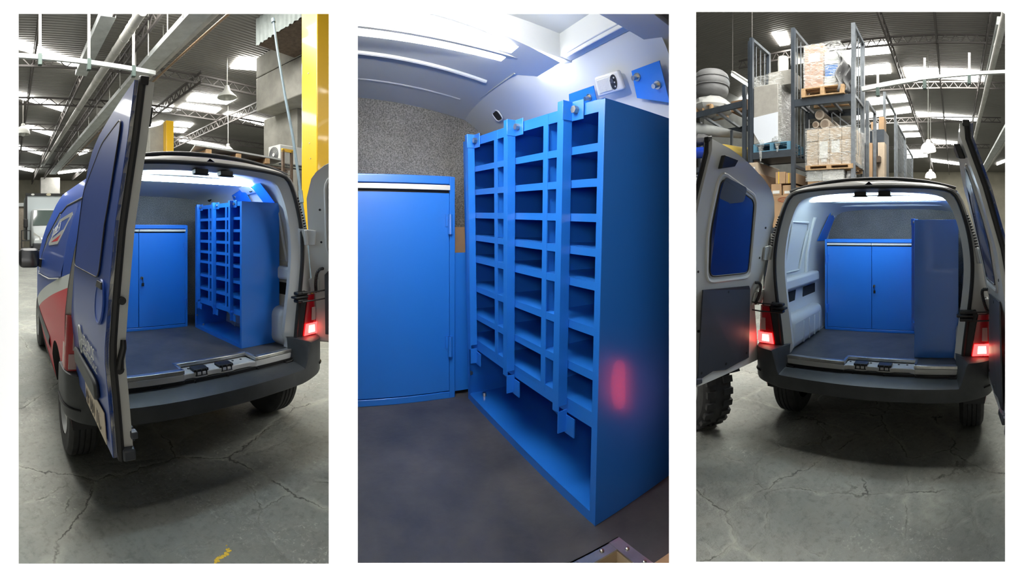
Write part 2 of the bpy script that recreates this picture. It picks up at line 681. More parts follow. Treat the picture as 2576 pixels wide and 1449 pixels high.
# ================================================================== the white wall with its three tall openings
def build_wall():
    R0, R1 = 0.62, 0.65
    ops = [(47, 827, 35, 1418), (900, 1683, 35, 1416), (1751, 2528.5, 30, 1413)]
    mb = MB()
    cuts = set()
    edges = [-PI * 0.48, PI * 0.48]
    for (a, b, t, d) in ops:
        edges += [(a - CX) / F, (b - CX) / F]
    edges.sort()
    zs = lambda py: EYE + (HZ - py) / F * R0

    def cell(a0, a1, z0, z1):
        n = max(1, int((a1 - a0) / 0.02))
        for i in range(n):
            p, q = a0 + (a1 - a0) * i / n, a0 + (a1 - a0) * (i + 1) / n
            P = []
            for z in (z0, z1):
                for (r, t) in ((R0, p), (R0, q), (R1, q), (R1, p)):
                    zz = z if z in (0, 2.5) else EYE + (z - EYE) * r / R0   # reveals splay outward
                    P.append((r * math.sin(t), r * math.cos(t), zz))
            mb.hexa(P)
    for i in range(len(edges) - 1):
        a0, a1 = edges[i], edges[i + 1]
        mid = (a0 + a1) / 2 * F + CX
        op = [o for o in ops if o[0] < mid < o[1]]
        if op:
            cell(a0, a1, 0, zs(op[0][3]))
            cell(a0, a1, zs(op[0][2]), 2.5)
        else:
            cell(a0, a1, 0, 2.5)
    solo(W0, 'wall_front', mb, M['wall_white'], kind='structure', sm=False)
    # unseen beige reflector added behind the wall, holes a little larger than the openings
    mb = MB()
    R0, R1 = 0.652, 0.658
    zs = lambda py: EYE + (HZ - py) / F * 0.652

    def cell(a0, a1, z0, z1):
        n = max(1, int((a1 - a0) / 0.04))
        for i in range(n):
            p, q = a0 + (a1 - a0) * i / n, a0 + (a1 - a0) * (i + 1) / n
            mb.hexa([(r * math.sin(t), r * math.cos(t), z) for z in (z0, z1) for (r, t) in ((R0, p), (R0, q), (R1, q), (R1, p))])
    E2 = [-PI * 0.48]
    for (a, b, t, d) in ops:
        E2 += [(a - 6 - CX) / F, (b + 6 - CX) / F]
    E2.append(PI * 0.48)
    for i in range(len(E2) - 1):
        if i % 2 == 0:
            cell(E2[i], E2[i + 1], 0, 2.5)
        else:
            o = ops[i // 2]
            cell(E2[i], E2[i + 1], 0, zs(o[3] + 8))
            cell(E2[i], E2[i + 1], zs(o[2] - 8), 2.5)
    solo(W0, 'wall_reflector', mb, M['reflector_board'], kind='structure', sm=False)


build_wall()


# ================================================================== floors
def wedge_floor(name, a0, a1, r0, r1, z0, z1):
    mb = MB()
    n = 24
    top, bot = [], []
    for r in (r0, r1):
        for i in range(n + 1):
            t = a0 + (a1 - a0) * i / n
            top.append((r * math.sin(t), r * math.cos(t), z1))
            bot.append((r * math.sin(t), r * math.cos(t), z0))
    m = n + 1
    fs = []
    for i in range(n):
        fs += [[i, i + 1, m + i + 1, m + i], [2 * m + i, 3 * m + i, 3 * m + i + 1, 2 * m + i + 1],
               [i, 2 * m + i, 2 * m + i + 1, i + 1], [m + i, m + i + 1, 3 * m + i + 1, 3 * m + i]]
    fs += [[0, m, 3 * m, 2 * m], [n, 2 * m + n, 3 * m + n, m + n]]
    mb.add(top + bot, fs)
    o = solo(W0, name, mb, M['floor'], kind='structure', sm=False)
    return o


mbf = MB()
mbf.box(-60, 60, -6, 60, -0.2, 0)
solo(W0, 'floor', mbf, M['floor'], kind='structure', sm=False)
wedge_floor('floor_left', -1.55, -0.43, 0.68, 45, 0.0, 0.12)


# ================================================================== the van
def lerp(a, b, t):
    return a + (b - a) * t


def poly_at(pts, key, idx=0):
    """piecewise-linear value of the other coordinate along pts sorted by pts[i][idx]"""
    o = 1 - idx
    if key <= pts[0][idx]:
        return pts[0][o]
    for p, q in zip(pts, pts[1:]):
        if key <= q[idx]:
            t = (key - p[idx]) / max(1e-9, q[idx] - p[idx])
            return lerp(p[o], q[o], t)
    return pts[-1][o]


def resample(pts, n):
    pts = [vec(p) for p in pts]
    d = [0]
    for a, b in zip(pts, pts[1:]):
        d.append(d[-1] + (b - a).length)
    out = []
    for i in range(n):
        s = d[-1] * i / (n - 1)
        for k in range(len(pts) - 1):
            if s <= d[k + 1] + 1e-9:
                t = (s - d[k]) / max(1e-9, d[k + 1] - d[k])
                out.append(pts[k].lerp(pts[k + 1], t))
                break
    return out


def smooth(pts, it=2):
    pts = [vec(p) for p in pts]
    for _ in range(it):
        o = [pts[0]]
        for a, b in zip(pts, pts[1:]):
            o += [a.lerp(b, 0.25), a.lerp(b, 0.75)]
        o.append(pts[-1])
        pts = o
    return pts


# half outlines (x, z) of the rear: inner edge of the opening and outer body edge
OPEN0 = [(0.60, 0.50), (0.632, 0.54), (0.66, 0.80), (0.69, 1.0), (0.712, 1.24), (0.69, 1.45), (0.635, 1.64), (0.59, 1.74), (0.53, 1.778), (0.30, 1.796), (0.0, 1.80)]
BODY0 = [(0.80, 0.30), (0.84, 0.50), (0.848, 0.66), (0.846, 0.93), (0.825, 1.12), (0.79, 1.30), (0.752, 1.446), (0.70, 1.585), (0.66, 1.69), (0.61, 1.775), (0.52, 1.822), (0.25, 1.850), (0.0, 1.856)]


def make_van(fr, ox, oy, P):
    g = thing(fr, 'van', P['label'], 'van', (ox, oy, 0), None)

    def T(x, y, z):
        return Vector((ox + x, oy + y, z))

    def zm(z):
        return z - P['dz'] * max(0, (z - 1.2) / 0.65)
    OPEN = [(x, zm(z)) for x, z in OPEN0]
    BODY = [(x, zm(z)) for x, z in BODY0]

    def body_x(z):
        return poly_at([(z_, x_) for x_, z_ in BODY[:10]], z, 0)
    # ---- flanks
    YC = (0.42, 2.78)

    def zbot(y):
        z = 0.30
        for c in YC:
            d = 0.375 ** 2 - (y - c) ** 2
            if d > 0:
                z = max(z, 0.30 + math.sqrt(d))
        return z

    def ztop(y):
        return poly_at([(0, zm(1.775)), (1.95, zm(1.775)), (2.72, 1.06), (3.1, 0.86)], y, 0)

    def side_x(y, z):
        t = max(0, (y - 1.5) / 1.6)
        return body_x(z) * (1 - 0.07 * t * t)
    for s in (-1, 1):
        mb = MB()
        ys = sorted(set([0.04 + 3.06 * i / 50 for i in range(51)] + [c + d for c in YC for d in (-0.374, -0.36, -0.33, 0.33, 0.36, 0.374) if c + d < 3.1]))
        nz = 22

        def fn(a, b, s=s):
            y = ys[min(len(ys) - 1, int(round(a * (len(ys) - 1))))]
            z0, z1 = zbot(y), ztop(y)
            z = lerp(z0, z1, b)
            return T(s * side_x(y, z), y, z)
        mb.grid(fn, len(ys) - 1, nz)
        part('body_side', mb, M['livery'], g)
        # wheel-arch hollow
        mb = MB()
        for c in YC:
            pts = [(c + 0.375 * math.cos(t), 0.30 + 0.375 * math.sin(t)) for t in [PI * i / 16 for i in range(17)]]
            A = [T(s * side_x(min(y, 3.1), z), y, z) for y, z in pts]
            B_ = [T(s * 0.655, y, z) for y, z in pts]
            mb = MB()
            mb.strip(A, B_)
            mb.prism([T(s * 0.655, y, z) for y, z in pts], (0.005 * s, 0, 0))
            part('wheel_arch', mb, M['black'], g)
    mb = MB()
    mb.grid(lambda a, b: T(lerp(-0.61, 0.61, a), lerp(0.04, 1.95, b), zm(1.775) + 0.08 * (1 - abs(2 * a - 1) ** 2.2)), 20, 8)
    part('roof', mb, M['van_blue'], g)
    mb = MB()
    mb.grid(lambda a, b: T(lerp(-1, 1, a) * side_x(lerp(1.95, 2.72, b), lerp(zm(1.775), 1.06, b)) , lerp(1.95, 2.72, b) + 0.05 * (1 - (2 * a - 1) ** 2), lerp(zm(1.775), 1.06, b) + 0.07 * (1 - (2 * a - 1) ** 2)), 14, 6)
    part('windscreen', mb, M['glass_dark'], g)
    mb = MB()
    mb.grid(lambda a, b: T(lerp(-1, 1, a) * side_x(lerp(2.72, 3.1, b), 0.95), lerp(2.72, 3.1, b) + 0.06 * (1 - (2 * a - 1) ** 2), lerp(1.06, 0.86, b) + 0.07 * (1 - (2 * a - 1) ** 2)), 12, 4)
    mb.grid(lambda a, b: T(lerp(-1, 1, a) * side_x(3.1, 0.8), 3.1 + 0.1 * (1 - (2 * a - 1) ** 2), lerp(0.3, 0.86, b)), 12, 4)
    part('bonnet', mb, M['van_blue'], g)
    mb = MB()
    mb.box(ox - 0.55, ox + 0.55, oy + 0.5, oy + 3.0, 0.27, 0.40)
    mb.box(ox - 0.5, ox + 0.5, oy + 0.10, oy + 0.2, 0.36, 0.5)
    part('underbody', mb, M['black'], g, sm=False)
    # ---- rear frame around the opening
    O = resample(smooth([(x, 0.0, z) for x, z in OPEN], 2), 44)
    Bo = resample(smooth([(x, 0.045, z) for x, z in BODY[1:]], 2), 44)
    mb = MB()
    mj = MB()
    for s in (-1, 1):
        A = [T(s * p.x, 0.0, p.z) for p in O]
        Cc = [T(s * (p.x + 0.03), -0.012, p.z + 0.016) for p in O]
        Mi = [T(s * lerp(p.x, q.x, 0.75), 0.0, lerp(p.z, q.z, 0.75)) for p, q in zip(O, Bo)]
        B_ = [T(s * q.x, q.y, q.z) for q in Bo]
        In = [T(s * (p.x - (0.052 if p.z > 0.62 else 0.02) * min(1, p.x / 0.5)), 0.04, p.z - 0.030 * max(0, min(1, (p.z - 1.55) / 0.2))) for p in O]
        In2 = [q + Vector((0, 0.03, 0)) for q in In]
        mj.strip(In2, In)
        mj.strip(In, A)
        mb.strip(A, Cc)
        mb.strip(Cc, Mi)
        mb.strip(Mi, B_)
    part('rear_frame', mb, M['van_grey'], g, ang=50)
    part('door_jamb', mj, M['van_white'], g, ang=50)
    path = [T(-p.x - 0.006, -0.014, p.z + 0.004) for p in O] + [T(p.x + 0.006, -0.014, p.z + 0.004) for p in O[::-1]][1:]
    mb = MB()
    mb.tube(path, 0.0135, 8)
    part('door_seal', mb, M['rubber'], g)
    mb = MB()
    mb.tube([T(-0.6 + 1.2 * i / 20, 0.02, zm(1.79) + 0.072 * (1 - abs(2 * i / 20 - 1) ** 2.4)) for i in range(21)], 0.012, 8)
    part('roof_gutter', mb, M['black'], g)
    # ---- cargo lining
    LIN = [(0.635, 0.575), (0.66, 0.80), (0.715, 0.86), (0.735, 1.05), (0.735, 1.25), (0.70, 1.45), (0.645, 1.64), (0.60, 1.72), (0.53, 1.752), (0.3, 1.768), (0, 1.772)]
    LIN = [(x, zm(z)) for x, z in LIN]
    Lr = resample(smooth([(x, 0, z) for x, z in LIN], 1), 30)
    BK = P['bulk_y']

    def lin(p, y, s):
        drop = 0.055 * max(0, (y - 0.45) / (BK - 0.45)) ** 2
        zz = p.z - drop * max(0, min(1, (p.z - 1.5) / 0.25))
        return T(s * p.x, y, zz)
    mb = MB()
    for s in (-1, 1):
        for y0, y1 in ((0.055, 0.35), (0.35, 0.6), (0.6, 0.9), (0.9, BK)):
            mb.strip([lin(p, y0, s) for p in Lr], [lin(p, y1, s) for p in Lr])
    part('cargo_lining', mb, M['van_inner'], g, ang=50)
    mb = MB()
    mb.prism([lin(p, BK, -1) for p in Lr] + [lin(p, BK, 1) for p in Lr[::-1]][1:], (0, 0.03, 0))
    part('bulkhead', mb, M['carpet'], g, sm=False)
    mb = MB()
    mb.prism([T(-0.635, 0.02, 0.56), T(-0.177, 0.02, 0.56), T(-0.177, 0.11, 0.56), T(0.32, 0.11, 0.56), T(0.32, 0.02, 0.56), T(0.635, 0.02, 0.56), T(0.635, BK, 0.56), T(-0.635, BK, 0.56)], (0, 0, 0.019))
    part('cargo_floor', mb, M['rubber_floor'], g, sm=False)
    # cross rail and ceiling ribs
    mb = MB()
    mb.box(ox - 0.60, ox + 0.60, oy + 0.30, oy + 0.42, zm(1.763), zm(1.79))
    part('roof_rail', mb, M['van_inner'], g, bev=0.012)
    mb = MB()
    for yy in (0.72, 0.98):
        mb.tube([lin(Vector((-0.48 + 0.96 * i / 12, 0, 1.766)), yy, 1) + Vector((0, 0, -0.004)) for i in range(13)], 0.012, 8)
    part('roof_rib', mb, M['van_inner'], g)
    for s in (-1, 1):
        w = lambda z: poly_at([(z_, x_) for x_, z_ in LIN[:9]], z, 0)
        mb = MB()
        pts = [(0.18, 1.16), (0.20, 1.57), (0.56, 1.57), (0.60, 1.5), (0.52, 1.16)]
        mb.tube([T(s * (w(z) - 0.004), y, z) for y, z in resample_yz(pts)], 0.011, 6, closed=True)
        mb.tube([T(s * (w(z) - 0.004), 0.68, z) for z in (1.1, 1.3, 1.5, 1.62)], 0.02, 8)
        part('panel_rib', mb, M['van_inner'], g)
        mb = MB()
        mb.box(ox + (s * 0.655 if s < 0 else 0.655) - (0.0 if s > 0 else 0.09), ox + (s * 0.655 if s < 0 else 0.655) + (0.09 if s > 0 else 0.0), oy + 0.06, oy + 0.85, 1.03, 1.125)
        part('side_rail', mb, M['van_inner'], g, bev=0.02)
        mb = MB()
        mb.box(ox + (-0.745 if s < 0 else 0.60), ox + (-0.60 if s < 0 else 0.745), oy + 0.06, oy + 0.80, 0.575, 0.84)
        part('inner_wheel_arch', mb, M['van_inner'], g, bev=0.06, seg=4)
        for k in range(4):
            mb = MB()
            mb.bar(T(s * 0.605, 0.3 + 0.13 * k, 0.60), T(s * 0.605, 0.3 + 0.13 * k, 0.77), 0.014, 0.02, (1, 0, 0))
            part('arch_rib', mb, M['van_inner'], g, bev=0.004)
        mb = MB()
        mb.prism([T(s * 0.722, 0.10, 0.86), T(s * 0.722, 0.38, 0.86), T(s * 0.722, 0.42, 1.0), T(s * 0.722, 0.10, 1.0)], (s * -0.003, 0, 0))
        mb.prism([T(s * 0.722, 0.56, 0.86), T(s * 0.722, 0.9, 0.86), T(s * 0.722, 0.9, 1.0), T(s * 0.722, 0.6, 1.0)], (s * -0.003, 0, 0))
        part('lining_hole', mb, M['dark_hole'], g, sm=False)
    for s, quad, bolts in P['plates']:
        w = lambda z: poly_at([(z_, x_) for x_, z_ in LIN[:9]], z, 0) - 0.012
        mb = MB()
        q = [T(s * w(z), y, z) for y, z in quad]
        mb.prism(q, (-s * 0.004, 0, 0))
        fp = part('fixing_plate', mb, M['blue_cab'], g, sm=False)
        for y, z in bolts:
            mb = MB()
            mb.cyl(T(s * (w(z) - 0.004), y, z), T(s * (w(z) - 0.016), y, z - 0.006), 0.012, 10)
            part('plate_bolt', mb, M['steel'], fp)
    if P['plates'][0][0] > 0:
        w = lambda z: poly_at([(z_, x_) for x_, z_ in LIN[:9]], z, 0) - 0.006
        mb = MB()
        mb.prism([T(w(z), y, z) for y, z in ((0.54, 1.655), (0.38, 1.665), (0.38, 1.72), (0.54, 1.71))], (-0.018, 0, 0.0))
        dl = part('interior_lamp', mb, M['white'], g, bev=0.008)
        mb = MB()
        mb.prism([T(w(1.69) - 0.019, 0.42 + 0.03 * math.cos(2 * PI * i / 14), 1.692 + 0.024 * math.sin(2 * PI * i / 14)) for i in range(14)], (-0.004, 0, 0))
        part('lamp_switch', mb, M['black'], dl)
        mb = MB()
        mb.prism([T(w(1.68) - 0.002, 1.12 + 0.035 * math.cos(2 * PI * i / 14), 1.665 + 0.025 * math.sin(2 * PI * i / 14)) for i in range(14)], (-0.004, 0, 0))
        part('access_hole', mb, M['dark_hole'], g)
    # LED strip inside the header
    mb = MB()
    mb.box(ox - 0.56, ox + 0.53, oy + 0.33, oy + 0.375, zm(1.733), zm(1.762))
    part('led_strip', mb, M['led'], g, sm=False)
    # ---- sill, edging, latches
    mb = MB()
    mb.box(ox - 0.625, ox - 0.177, oy - 0.015, oy + 0.05, 0.52, 0.560)
    mb.box(ox + 0.32, ox + 0.625, oy - 0.015, oy + 0.05, 0.52, 0.560)
    pts = [(-0.177, -0.015), (-0.15, 0.0), (-0.11, 0.0), (-0.09, -0.012), (-0.03, -0.012), (-0.01, 0.0), (0.05, 0.0), (0.07, -0.012), (0.15, -0.012), (0.18, 0.0), (0.28, 0.0), (0.32, -0.015)]
    mb.prism([T(x, y, 0.52) for x, y in pts] + [T(0.32, 0.12, 0.52), T(-0.177, 0.12, 0.52)], (0, 0, 0.035))
    part('sill', mb, M['van_white'], g, bev=0.006)
    mb = MB()
    mb.box(ox - 0.625, ox - 0.177, oy - 0.018, oy + 0.02, 0.560, 0.582)
    mb.box(ox - 0.190, ox - 0.172, oy - 0.018, oy + 0.12, 0.560, 0.582)
    mb.box(ox - 0.19, ox + 0.335, oy + 0.10, oy + 0.13, 0.560, 0.582)
    mb.box(ox + 0.315, ox + 0.335, oy - 0.018, oy + 0.12, 0.560, 0.582)
    mb.box(ox + 0.32, ox + 0.625, oy - 0.018, oy + 0.02, 0.560, 0.582)
    part('floor_edging', mb, M['alu'], g, bev=0.003)
    for x in (-0.06, 0.11):
        mb = MB()
        mb.obox(T(x, 0.028, 0.563), (0.095, 0.07, 0.016))
        for k in (-1, 0, 1):
            mb.obox(T(x + 0.032 * k, -0.005, 0.551), (0.008, 0.02, 0.034))
        mb.obox(T(x, 0.0, 0.536), (0.08, 0.03, 0.006))
        part('latch_plate', mb, M['black'], g, bev=0.004)
        mb = MB()
        mb.obox(T(x, 0.01, zm(1.757)), (0.085, 0.05, 0.03))
        mb.obox(T(x, 0.0, zm(1.738)), (0.10, 0.03, 0.008))
        part('top_latch', mb, M['black'], g, bev=0.006)
    mb = MB()
    for x in (-0.15, 0.0, 0.2, 0.26, -0.11):
        mb.cyl(T(x, 0.07, 0.554), T(x, 0.07, 0.557), 0.008, 10)
    part('sill_hole', mb, M['dark_hole'], g)
    mb = MB()
    mb.box(ox - 0.64, ox + 0.64, oy - 0.02, oy + 0.02, 0.48, 0.522)
    part('sill_gap', mb, M['black'], g, sm=False)
    mb = MB()
    for k in range(6):
        mb.cyl(T(-0.55 + 0.22 * k, -0.028, 0.51), T(-0.55 + 0.22 * k, -0.018, 0.51), 0.008, 8)
    part('sill_screw', mb, M['black'], g)
    for s in (-1, 1):
        mb = MB()
        mb.prism([T(s * 0.64, -0.02, 0.47), T(s * 0.54, -0.02, 0.485), T(s * 0.55, -0.02, 0.51), T(s * 0.60, -0.02, 0.515), T(s * 0.64, -0.02, 0.56)], (0, -0.02, 0))
        part('sill_bracket', mb, M['black'], g, bev=0.004)
    # ---- bumper
    Pl = [(-0.865, 0.16), (-0.862, 0.04), (-0.85, -0.04), (-0.80, -0.105), (-0.70, -0.14), (-0.60, -0.152), (-0.35, -0.165), (0, -0.17)]
    Pl = Pl + [(-x, y) for x, y in Pl[::-1][1:]]
    pl = resample(smooth([(x, y, 0) for x, y in Pl], 3), 141)
    mb = MB()

    def bump(a, b):
        p = pl[int(round(a * 140))]
        ax = abs(p.x)
        t = max(0, min(1, (ax - 0.615) / 0.07))
        t = t * t * (3 - 2 * t)
        zt = lerp(0.478, 0.640, t)
        zi = lerp(0.505, 0.655, t)
        zb = lerp(0.385, 0.41, max(0, (ax - 0.6) / 0.26))
        c = Vector((p.x * 0.82, p.y * 0.0 + 0.03, 0)) if ax > 0.6 else Vector((p.x, 0.0, 0))
        prof = [(0.0, zi), (0.45, zi - 0.004), (0.9, zt + 0.004), (0.985, zt - 0.002), (1.0, zt - 0.012), (1.002, lerp(zt, zb, 0.5)), (0.99, lerp(zt, zb, 0.93)), (0.95, zb), (0.3, zb)]
        q, z = prof[int(round(b * 8))]
        if ax > 0.6:
            cc = c.lerp(Vector((p.x, 0.0, 0)), 1 - max(0, min(1, (ax - 0.6) / 0.12)))
        else:
            cc = c
        r = cc.lerp(Vector((p.x, p.y, 0)), q)
        return T(r.x, r.y, z)
    mb.grid(bump, 140, 8)
    part('bumper', mb, M['bumper'], g, ang=38)
    mb = MB()
    mb.tube([T(q.x * 1.003, q.y * 1.01 - 0.002, 0.47) for q in pl if abs(q.x) > 0.78 and q.x < 0], 0.005, 6)
    mb.tube([T(q.x * 1.003, q.y * 1.01 - 0.002, 0.47) for q in pl if abs(q.x) > 0.78 and q.x > 0], 0.005, 6)
    part('bumper_seam', mb, M['black'], g)
    # ---- tail lamps
    for s in (-1, 1):
        mb = MB()
        lo, hi = 0.645, 0.93

        def lamp(a, b, s=s):
            z = lerp(lo, hi, b)
            xi, xo = lerp(0.700, 0.752, b), lerp(0.853, 0.840, b)
            pts = [(xi, -0.028), (lerp(xi, xo, 0.55), -0.034), (xo - 0.012, -0.018), (xo, 0.02), (xo, 0.10)]
            i = int(round(a * 4))
            return T(s * pts[i][0], pts[i][1], z)
        mb.grid(lamp, 4, 6)
        mb.prism([lamp(i / 4, 1) for i in range(5)] + [T(s * 0.76, 0.1, hi)], (0, 0, 0.001))
        mb.prism([lamp(i / 4, 0) for i in range(5)] + [T(s * 0.74, 0.1, lo)], (0, 0, 0.001))
        mb.prism([T(s * 0.700, -0.028, lo), T(s * 0.752, -0.028, hi), T(s * 0.752, 0.06, hi), T(s * 0.700, 0.06, lo)], (s * 0.002, 0, 0))
        tl = part('tail_lamp', mb, M['lens_red'], g, ang=60)
        mb = MB()
        mb.prism([T(s * 0.775, -0.037, 0.755), T(s * 0.815, -0.035, 0.755), T(s * 0.812, -0.035, 0.845), T(s * 0.778, -0.037, 0.845)], (0, -0.004, 0))
        part('clear_lens', mb, M['lens_clear'], tl, bev=0.002)
        mb = MB()
        mb.prism([T(s * 0.710, -0.033, 0.655), T(s * 0.838, -0.026, 0.655), T(s * 0.836, -0.027, 0.735), T(s * 0.724, -0.034, 0.735)], (0, -0.005, 0))
        lit = P['lit'][0 if s < 0 else 1]
        part('lit_lens', mb, M['tail_on'] if lit else M['lens_clear'], tl, bev=0.002)
        mb = MB()
        mb.prism([T(s * 0.745, -0.040, 0.672), T(s * 0.806, -0.038, 0.672), T(s * 0.803, -0.039, 0.722), T(s * 0.750, -0.041, 0.722)], (0, -0.004, 0))
        part('bulb', mb, M['tail_hot'] if lit else M['lens_clear'], tl, bev=0.002)
        if lit:
            mb = MB()
            mb.prism([T(s * 0.8535, -0.012, 0.66), T(s * 0.8535, 0.05, 0.66), T(s * 0.851, 0.05, 0.735), T(s * 0.851, -0.012, 0.735)], (s * 0.002, 0, 0))
            part('lit_lens', mb, M['tail_on'], tl, sm=False)  # extra side glow added to throw red onto the open door
        # pillar vent
        mb = MB()
        for k in range(13):
            t = k / 12
            z = lerp(1.37, 1.60, t)
            x0, x1 = poly_at([(z_, x_) for x_, z_ in OPEN[:9]], z, 0) + 0.03, body_x(z) - 0.012
            mb.bar(T(s * (lerp(x0, x1, 0.15)), -0.016, z), T(s * lerp(x0, x1, 0.98), -0.008, z + 0.004), 0.01, 0.011)
        part('pillar_vent', mb, M['black'], g, sm=False)
        # black pillar trim beside the lamp
        mb = MB()
        mb.prism([T(s * 0.640, -0.02, 0.52), T(s * 0.697, -0.028, 0.64), T(s * 0.749, -0.028, 0.93), T(s * 0.735, -0.018, 0.965), T(s * 0.70, -0.016, 0.96), T(s * 0.665, -0.016, 0.75)], (0, 0.02, 0))
        part('pillar_trim', mb, M['black'], g, bev=0.006)
        # door check: rubber block and two rods
        mb = MB()
        mb.obox(T(s * 0.67, -0.045, 0.955), (0.09, 0.05, 0.022))
        mb.obox(T(s * 0.66, -0.045, 0.93), (0.11, 0.06, 0.016))
        mb.obox(T(s * 0.67, -0.045, 0.905), (0.09, 0.05, 0.022))
        part('door_check', mb, M['black'], g, bev=0.006)
        mb = MB()
        for z in (0.958, 0.90) if P.get('rod', (1, 1))[0 if s < 0 else 1] else ():
            mb.tube([T(s * 0.66, -0.07, z), T(s * 0.80, -0.085, z + 0.002), T(s * P.get('rod', (0.87, 0.87))[0 if s < 0 else 1], -0.075, z + 0.004)], 0.005, 6)
        if mb.v:
            part('check_rod', mb, M['black'], g)
        # wheels
        for y in YC:
            mb = MB()
            R, w = 0.30, 0.175
            xo = s * 0.805
            prof = [(0.185, 0), (0.21, 0.004), (0.27, 0.0), (0.289, 0.012), (0.299, 0.024)]
            for k in range(4):
                a0 = 0.028 + k * 0.033
                prof += [(0.30, a0), (0.30, a0 + 0.024), (0.292, a0 + 0.026), (0.292, a0 + 0.031)]
            prof += [(0.299, 0.152), (0.289, 0.163), (0.27, 0.175), (0.185, 0.175)]
            mb.lathe([(r, -s * h) for r, h in prof], T(xo, y, 0.30), 'X', 48)
            wl = part('wheel', mb, M['tyre'], g, ang=25)
            mb = MB()
            mb.lathe([(0.19, -s * 0.006), (0.18, -s * 0.002), (0.172, -s * 0.012), (0.16, -s * 0.03), (0.12, -s * 0.02), (0.07, -s * 0.012), (0.06, -s * 0.004), (0.0, -s * 0.003)], T(xo, y, 0.30), 'X', 32)
            part('rim', mb, M['rim'], wl, ang=30)
            mb = MB()
            for k in range(4):
                a = PI / 4 + PI / 2 * k
                mb.cyl(T(xo - s * 0.014, y + 0.045 * math.cos(a), 0.30 + 0.045 * math.sin(a)), T(xo + s * 0.002, y + 0.045 * math.cos(a), 0.30 + 0.045 * math.sin(a)), 0.009, 6)
            part('wheel_nut', mb, M['steel'], wl)
        # door mirror
        mb = MB()
        c = T(s * 0.955, 1.80, 1.115)
        mb.obox(c, (0.20, 0.10, 0.19))
        mr = part('door_mirror', mb, M['black'], g, bev=0.048, seg=5)
        mb = MB()
        mb.obox(c + Vector((0, -0.052, 0)), (0.155, 0.006, 0.15))
        part('mirror_glass', mb, M['glass_dark'], mr, bev=0.02)
        mb = MB()
        mb.prism([T(s * 0.80, 1.80, 1.00), T(s * 0.90, 1.80, 1.05), T(s * 0.90, 1.80, 1.12), T(s * 0.80, 1.80, 1.10)], (0, 0.04, 0))
        part('mirror_arm', mb, M['black'], mr, bev=0.01)
        # flank details: window film, pinstripes, protective strips
        def S(y, z, off=0.004, s=s):
            return T(s * (side_x(y, z) + off), y, z)
        win = [(0.33, 1.10), (0.42, 1.56), (0.95, 1.555), (1.15, 1.50), (1.55, 1.30), (2.08, 0.98), (2.03, 0.955), (1.0, 1.02), (0.52, 1.085)]
        mb = MB()
        n = 26
        top = [(0.33, 1.14), (0.40, 1.56), (0.95, 1.555), (1.15, 1.50), (1.55, 1.30), (2.08, 0.99)]
        bot = [(0.33, 1.10), (1.0, 1.02), (2.08, 0.95)]

        def wfn(a, b):
            y = lerp(0.33, 2.08, a)
            return S(y, lerp(poly_at(bot, y, 0), poly_at(top, y, 0), b))
        mb.grid(wfn, n, 8)
        part('side_window_film', mb, M['van_blue'], g)
        mb = MB()
        ln = [(2.10, 0.93), (1.9, 0.952)] + [(y, poly_at(bot, y, 0) - 0.012) for y in (1.5, 1.0, 0.6, 0.42)]
        mb.tube([S(y, z, 0.004) for y, z in [(1.2, 1.51), (1.6, 1.305), (2.13, 0.975)] + ln], 0.0045, 5)
        mb.tube([S(y, z, 0.004) for y, z in [(1.97, 0.955), (1.98, 1.03), (1.52, 1.28), (1.12, 1.49)]], 0.004, 5)
        part('window_pinstripe', mb, M['decal_white'], g)
        mb = MB()
        mb.tube([S(y, z, 0.004) for y, z in [(1.2, 1.525), (0.97, 1.572), (0.30, 1.582)]], 0.006, 5)
        mb.tube([S(y, z, 0.004) for y, z in [(2.15, 1.0), (1.65, 1.33), (1.25, 1.53)]], 0.008, 5)
        part('window_gutter', mb, M['black'], g)
        mb = MB()
        mb.grid(lambda a, b: S(lerp(0.85, 2.36, a), lerp(0.50, 0.60, b), 0.012 * math.sin(PI * min(1, max(0, b))) + 0.003), 14, 4)
        mb.grid(lambda a, b: S(lerp(0.80, 2.40, a), lerp(0.30, 0.335, b), 0.006), 14, 1)
        part('side_moulding', mb, M['bumper'], g)
        # badge on the film: outlined parallelogram, lettering, red corner
        if s < 0:
            pa, pb, pc, pd = (1.36, 1.262), (1.00, 1.455), (0.46, 1.49), (0.77, 1.294)
            mb = MB()
            q = [S(*p, 0.008) for p in (pa, pb, pc, pd)]
            for a_, b_ in ((0, 1), (1, 2), (2, 3), (3, 0)):
                mb.bar(q[a_], q[b_], 0.022, 0.004, (1, 0, 0))
            mb.bar(S(1.30, 1.285, 0.008), S(0.66, 1.375, 0.008), 0.022, 0.004, (1, 0, 0))
            part('badge_outline', mb, M['decal_white'], g, sm=False)
            mb = MB()
            mb.prism([S(1.22, 1.285, 0.007), S(0.70, 1.355, 0.007), S(0.77, 1.307, 0.007)], (-0.001, 0, 0))
            part('badge_corner', mb, M['decal_red'], g, sm=False)
            d = S(0.72, 1.40, 0.01) - S(1.26, 1.32, 0.01)
            text('badge_lettering', 'DOBLE A', 0.105, S(1.24, 1.322, 0.012), d, (0.25, -0.22, 1), M['decal_white'], g, sx=0.98)
    # ---- rear doors
    for s, phi, side in ((-1, P['left_open'], 'l'), (1, P['right_open'], 'r')):
        make_door(g, T, s, math.radians(phi), P['door_w'][0 if s < 0 else 1], P)
    return g


def resample_yz(pts):
    return [(p[0], p[1]) for p in pts]


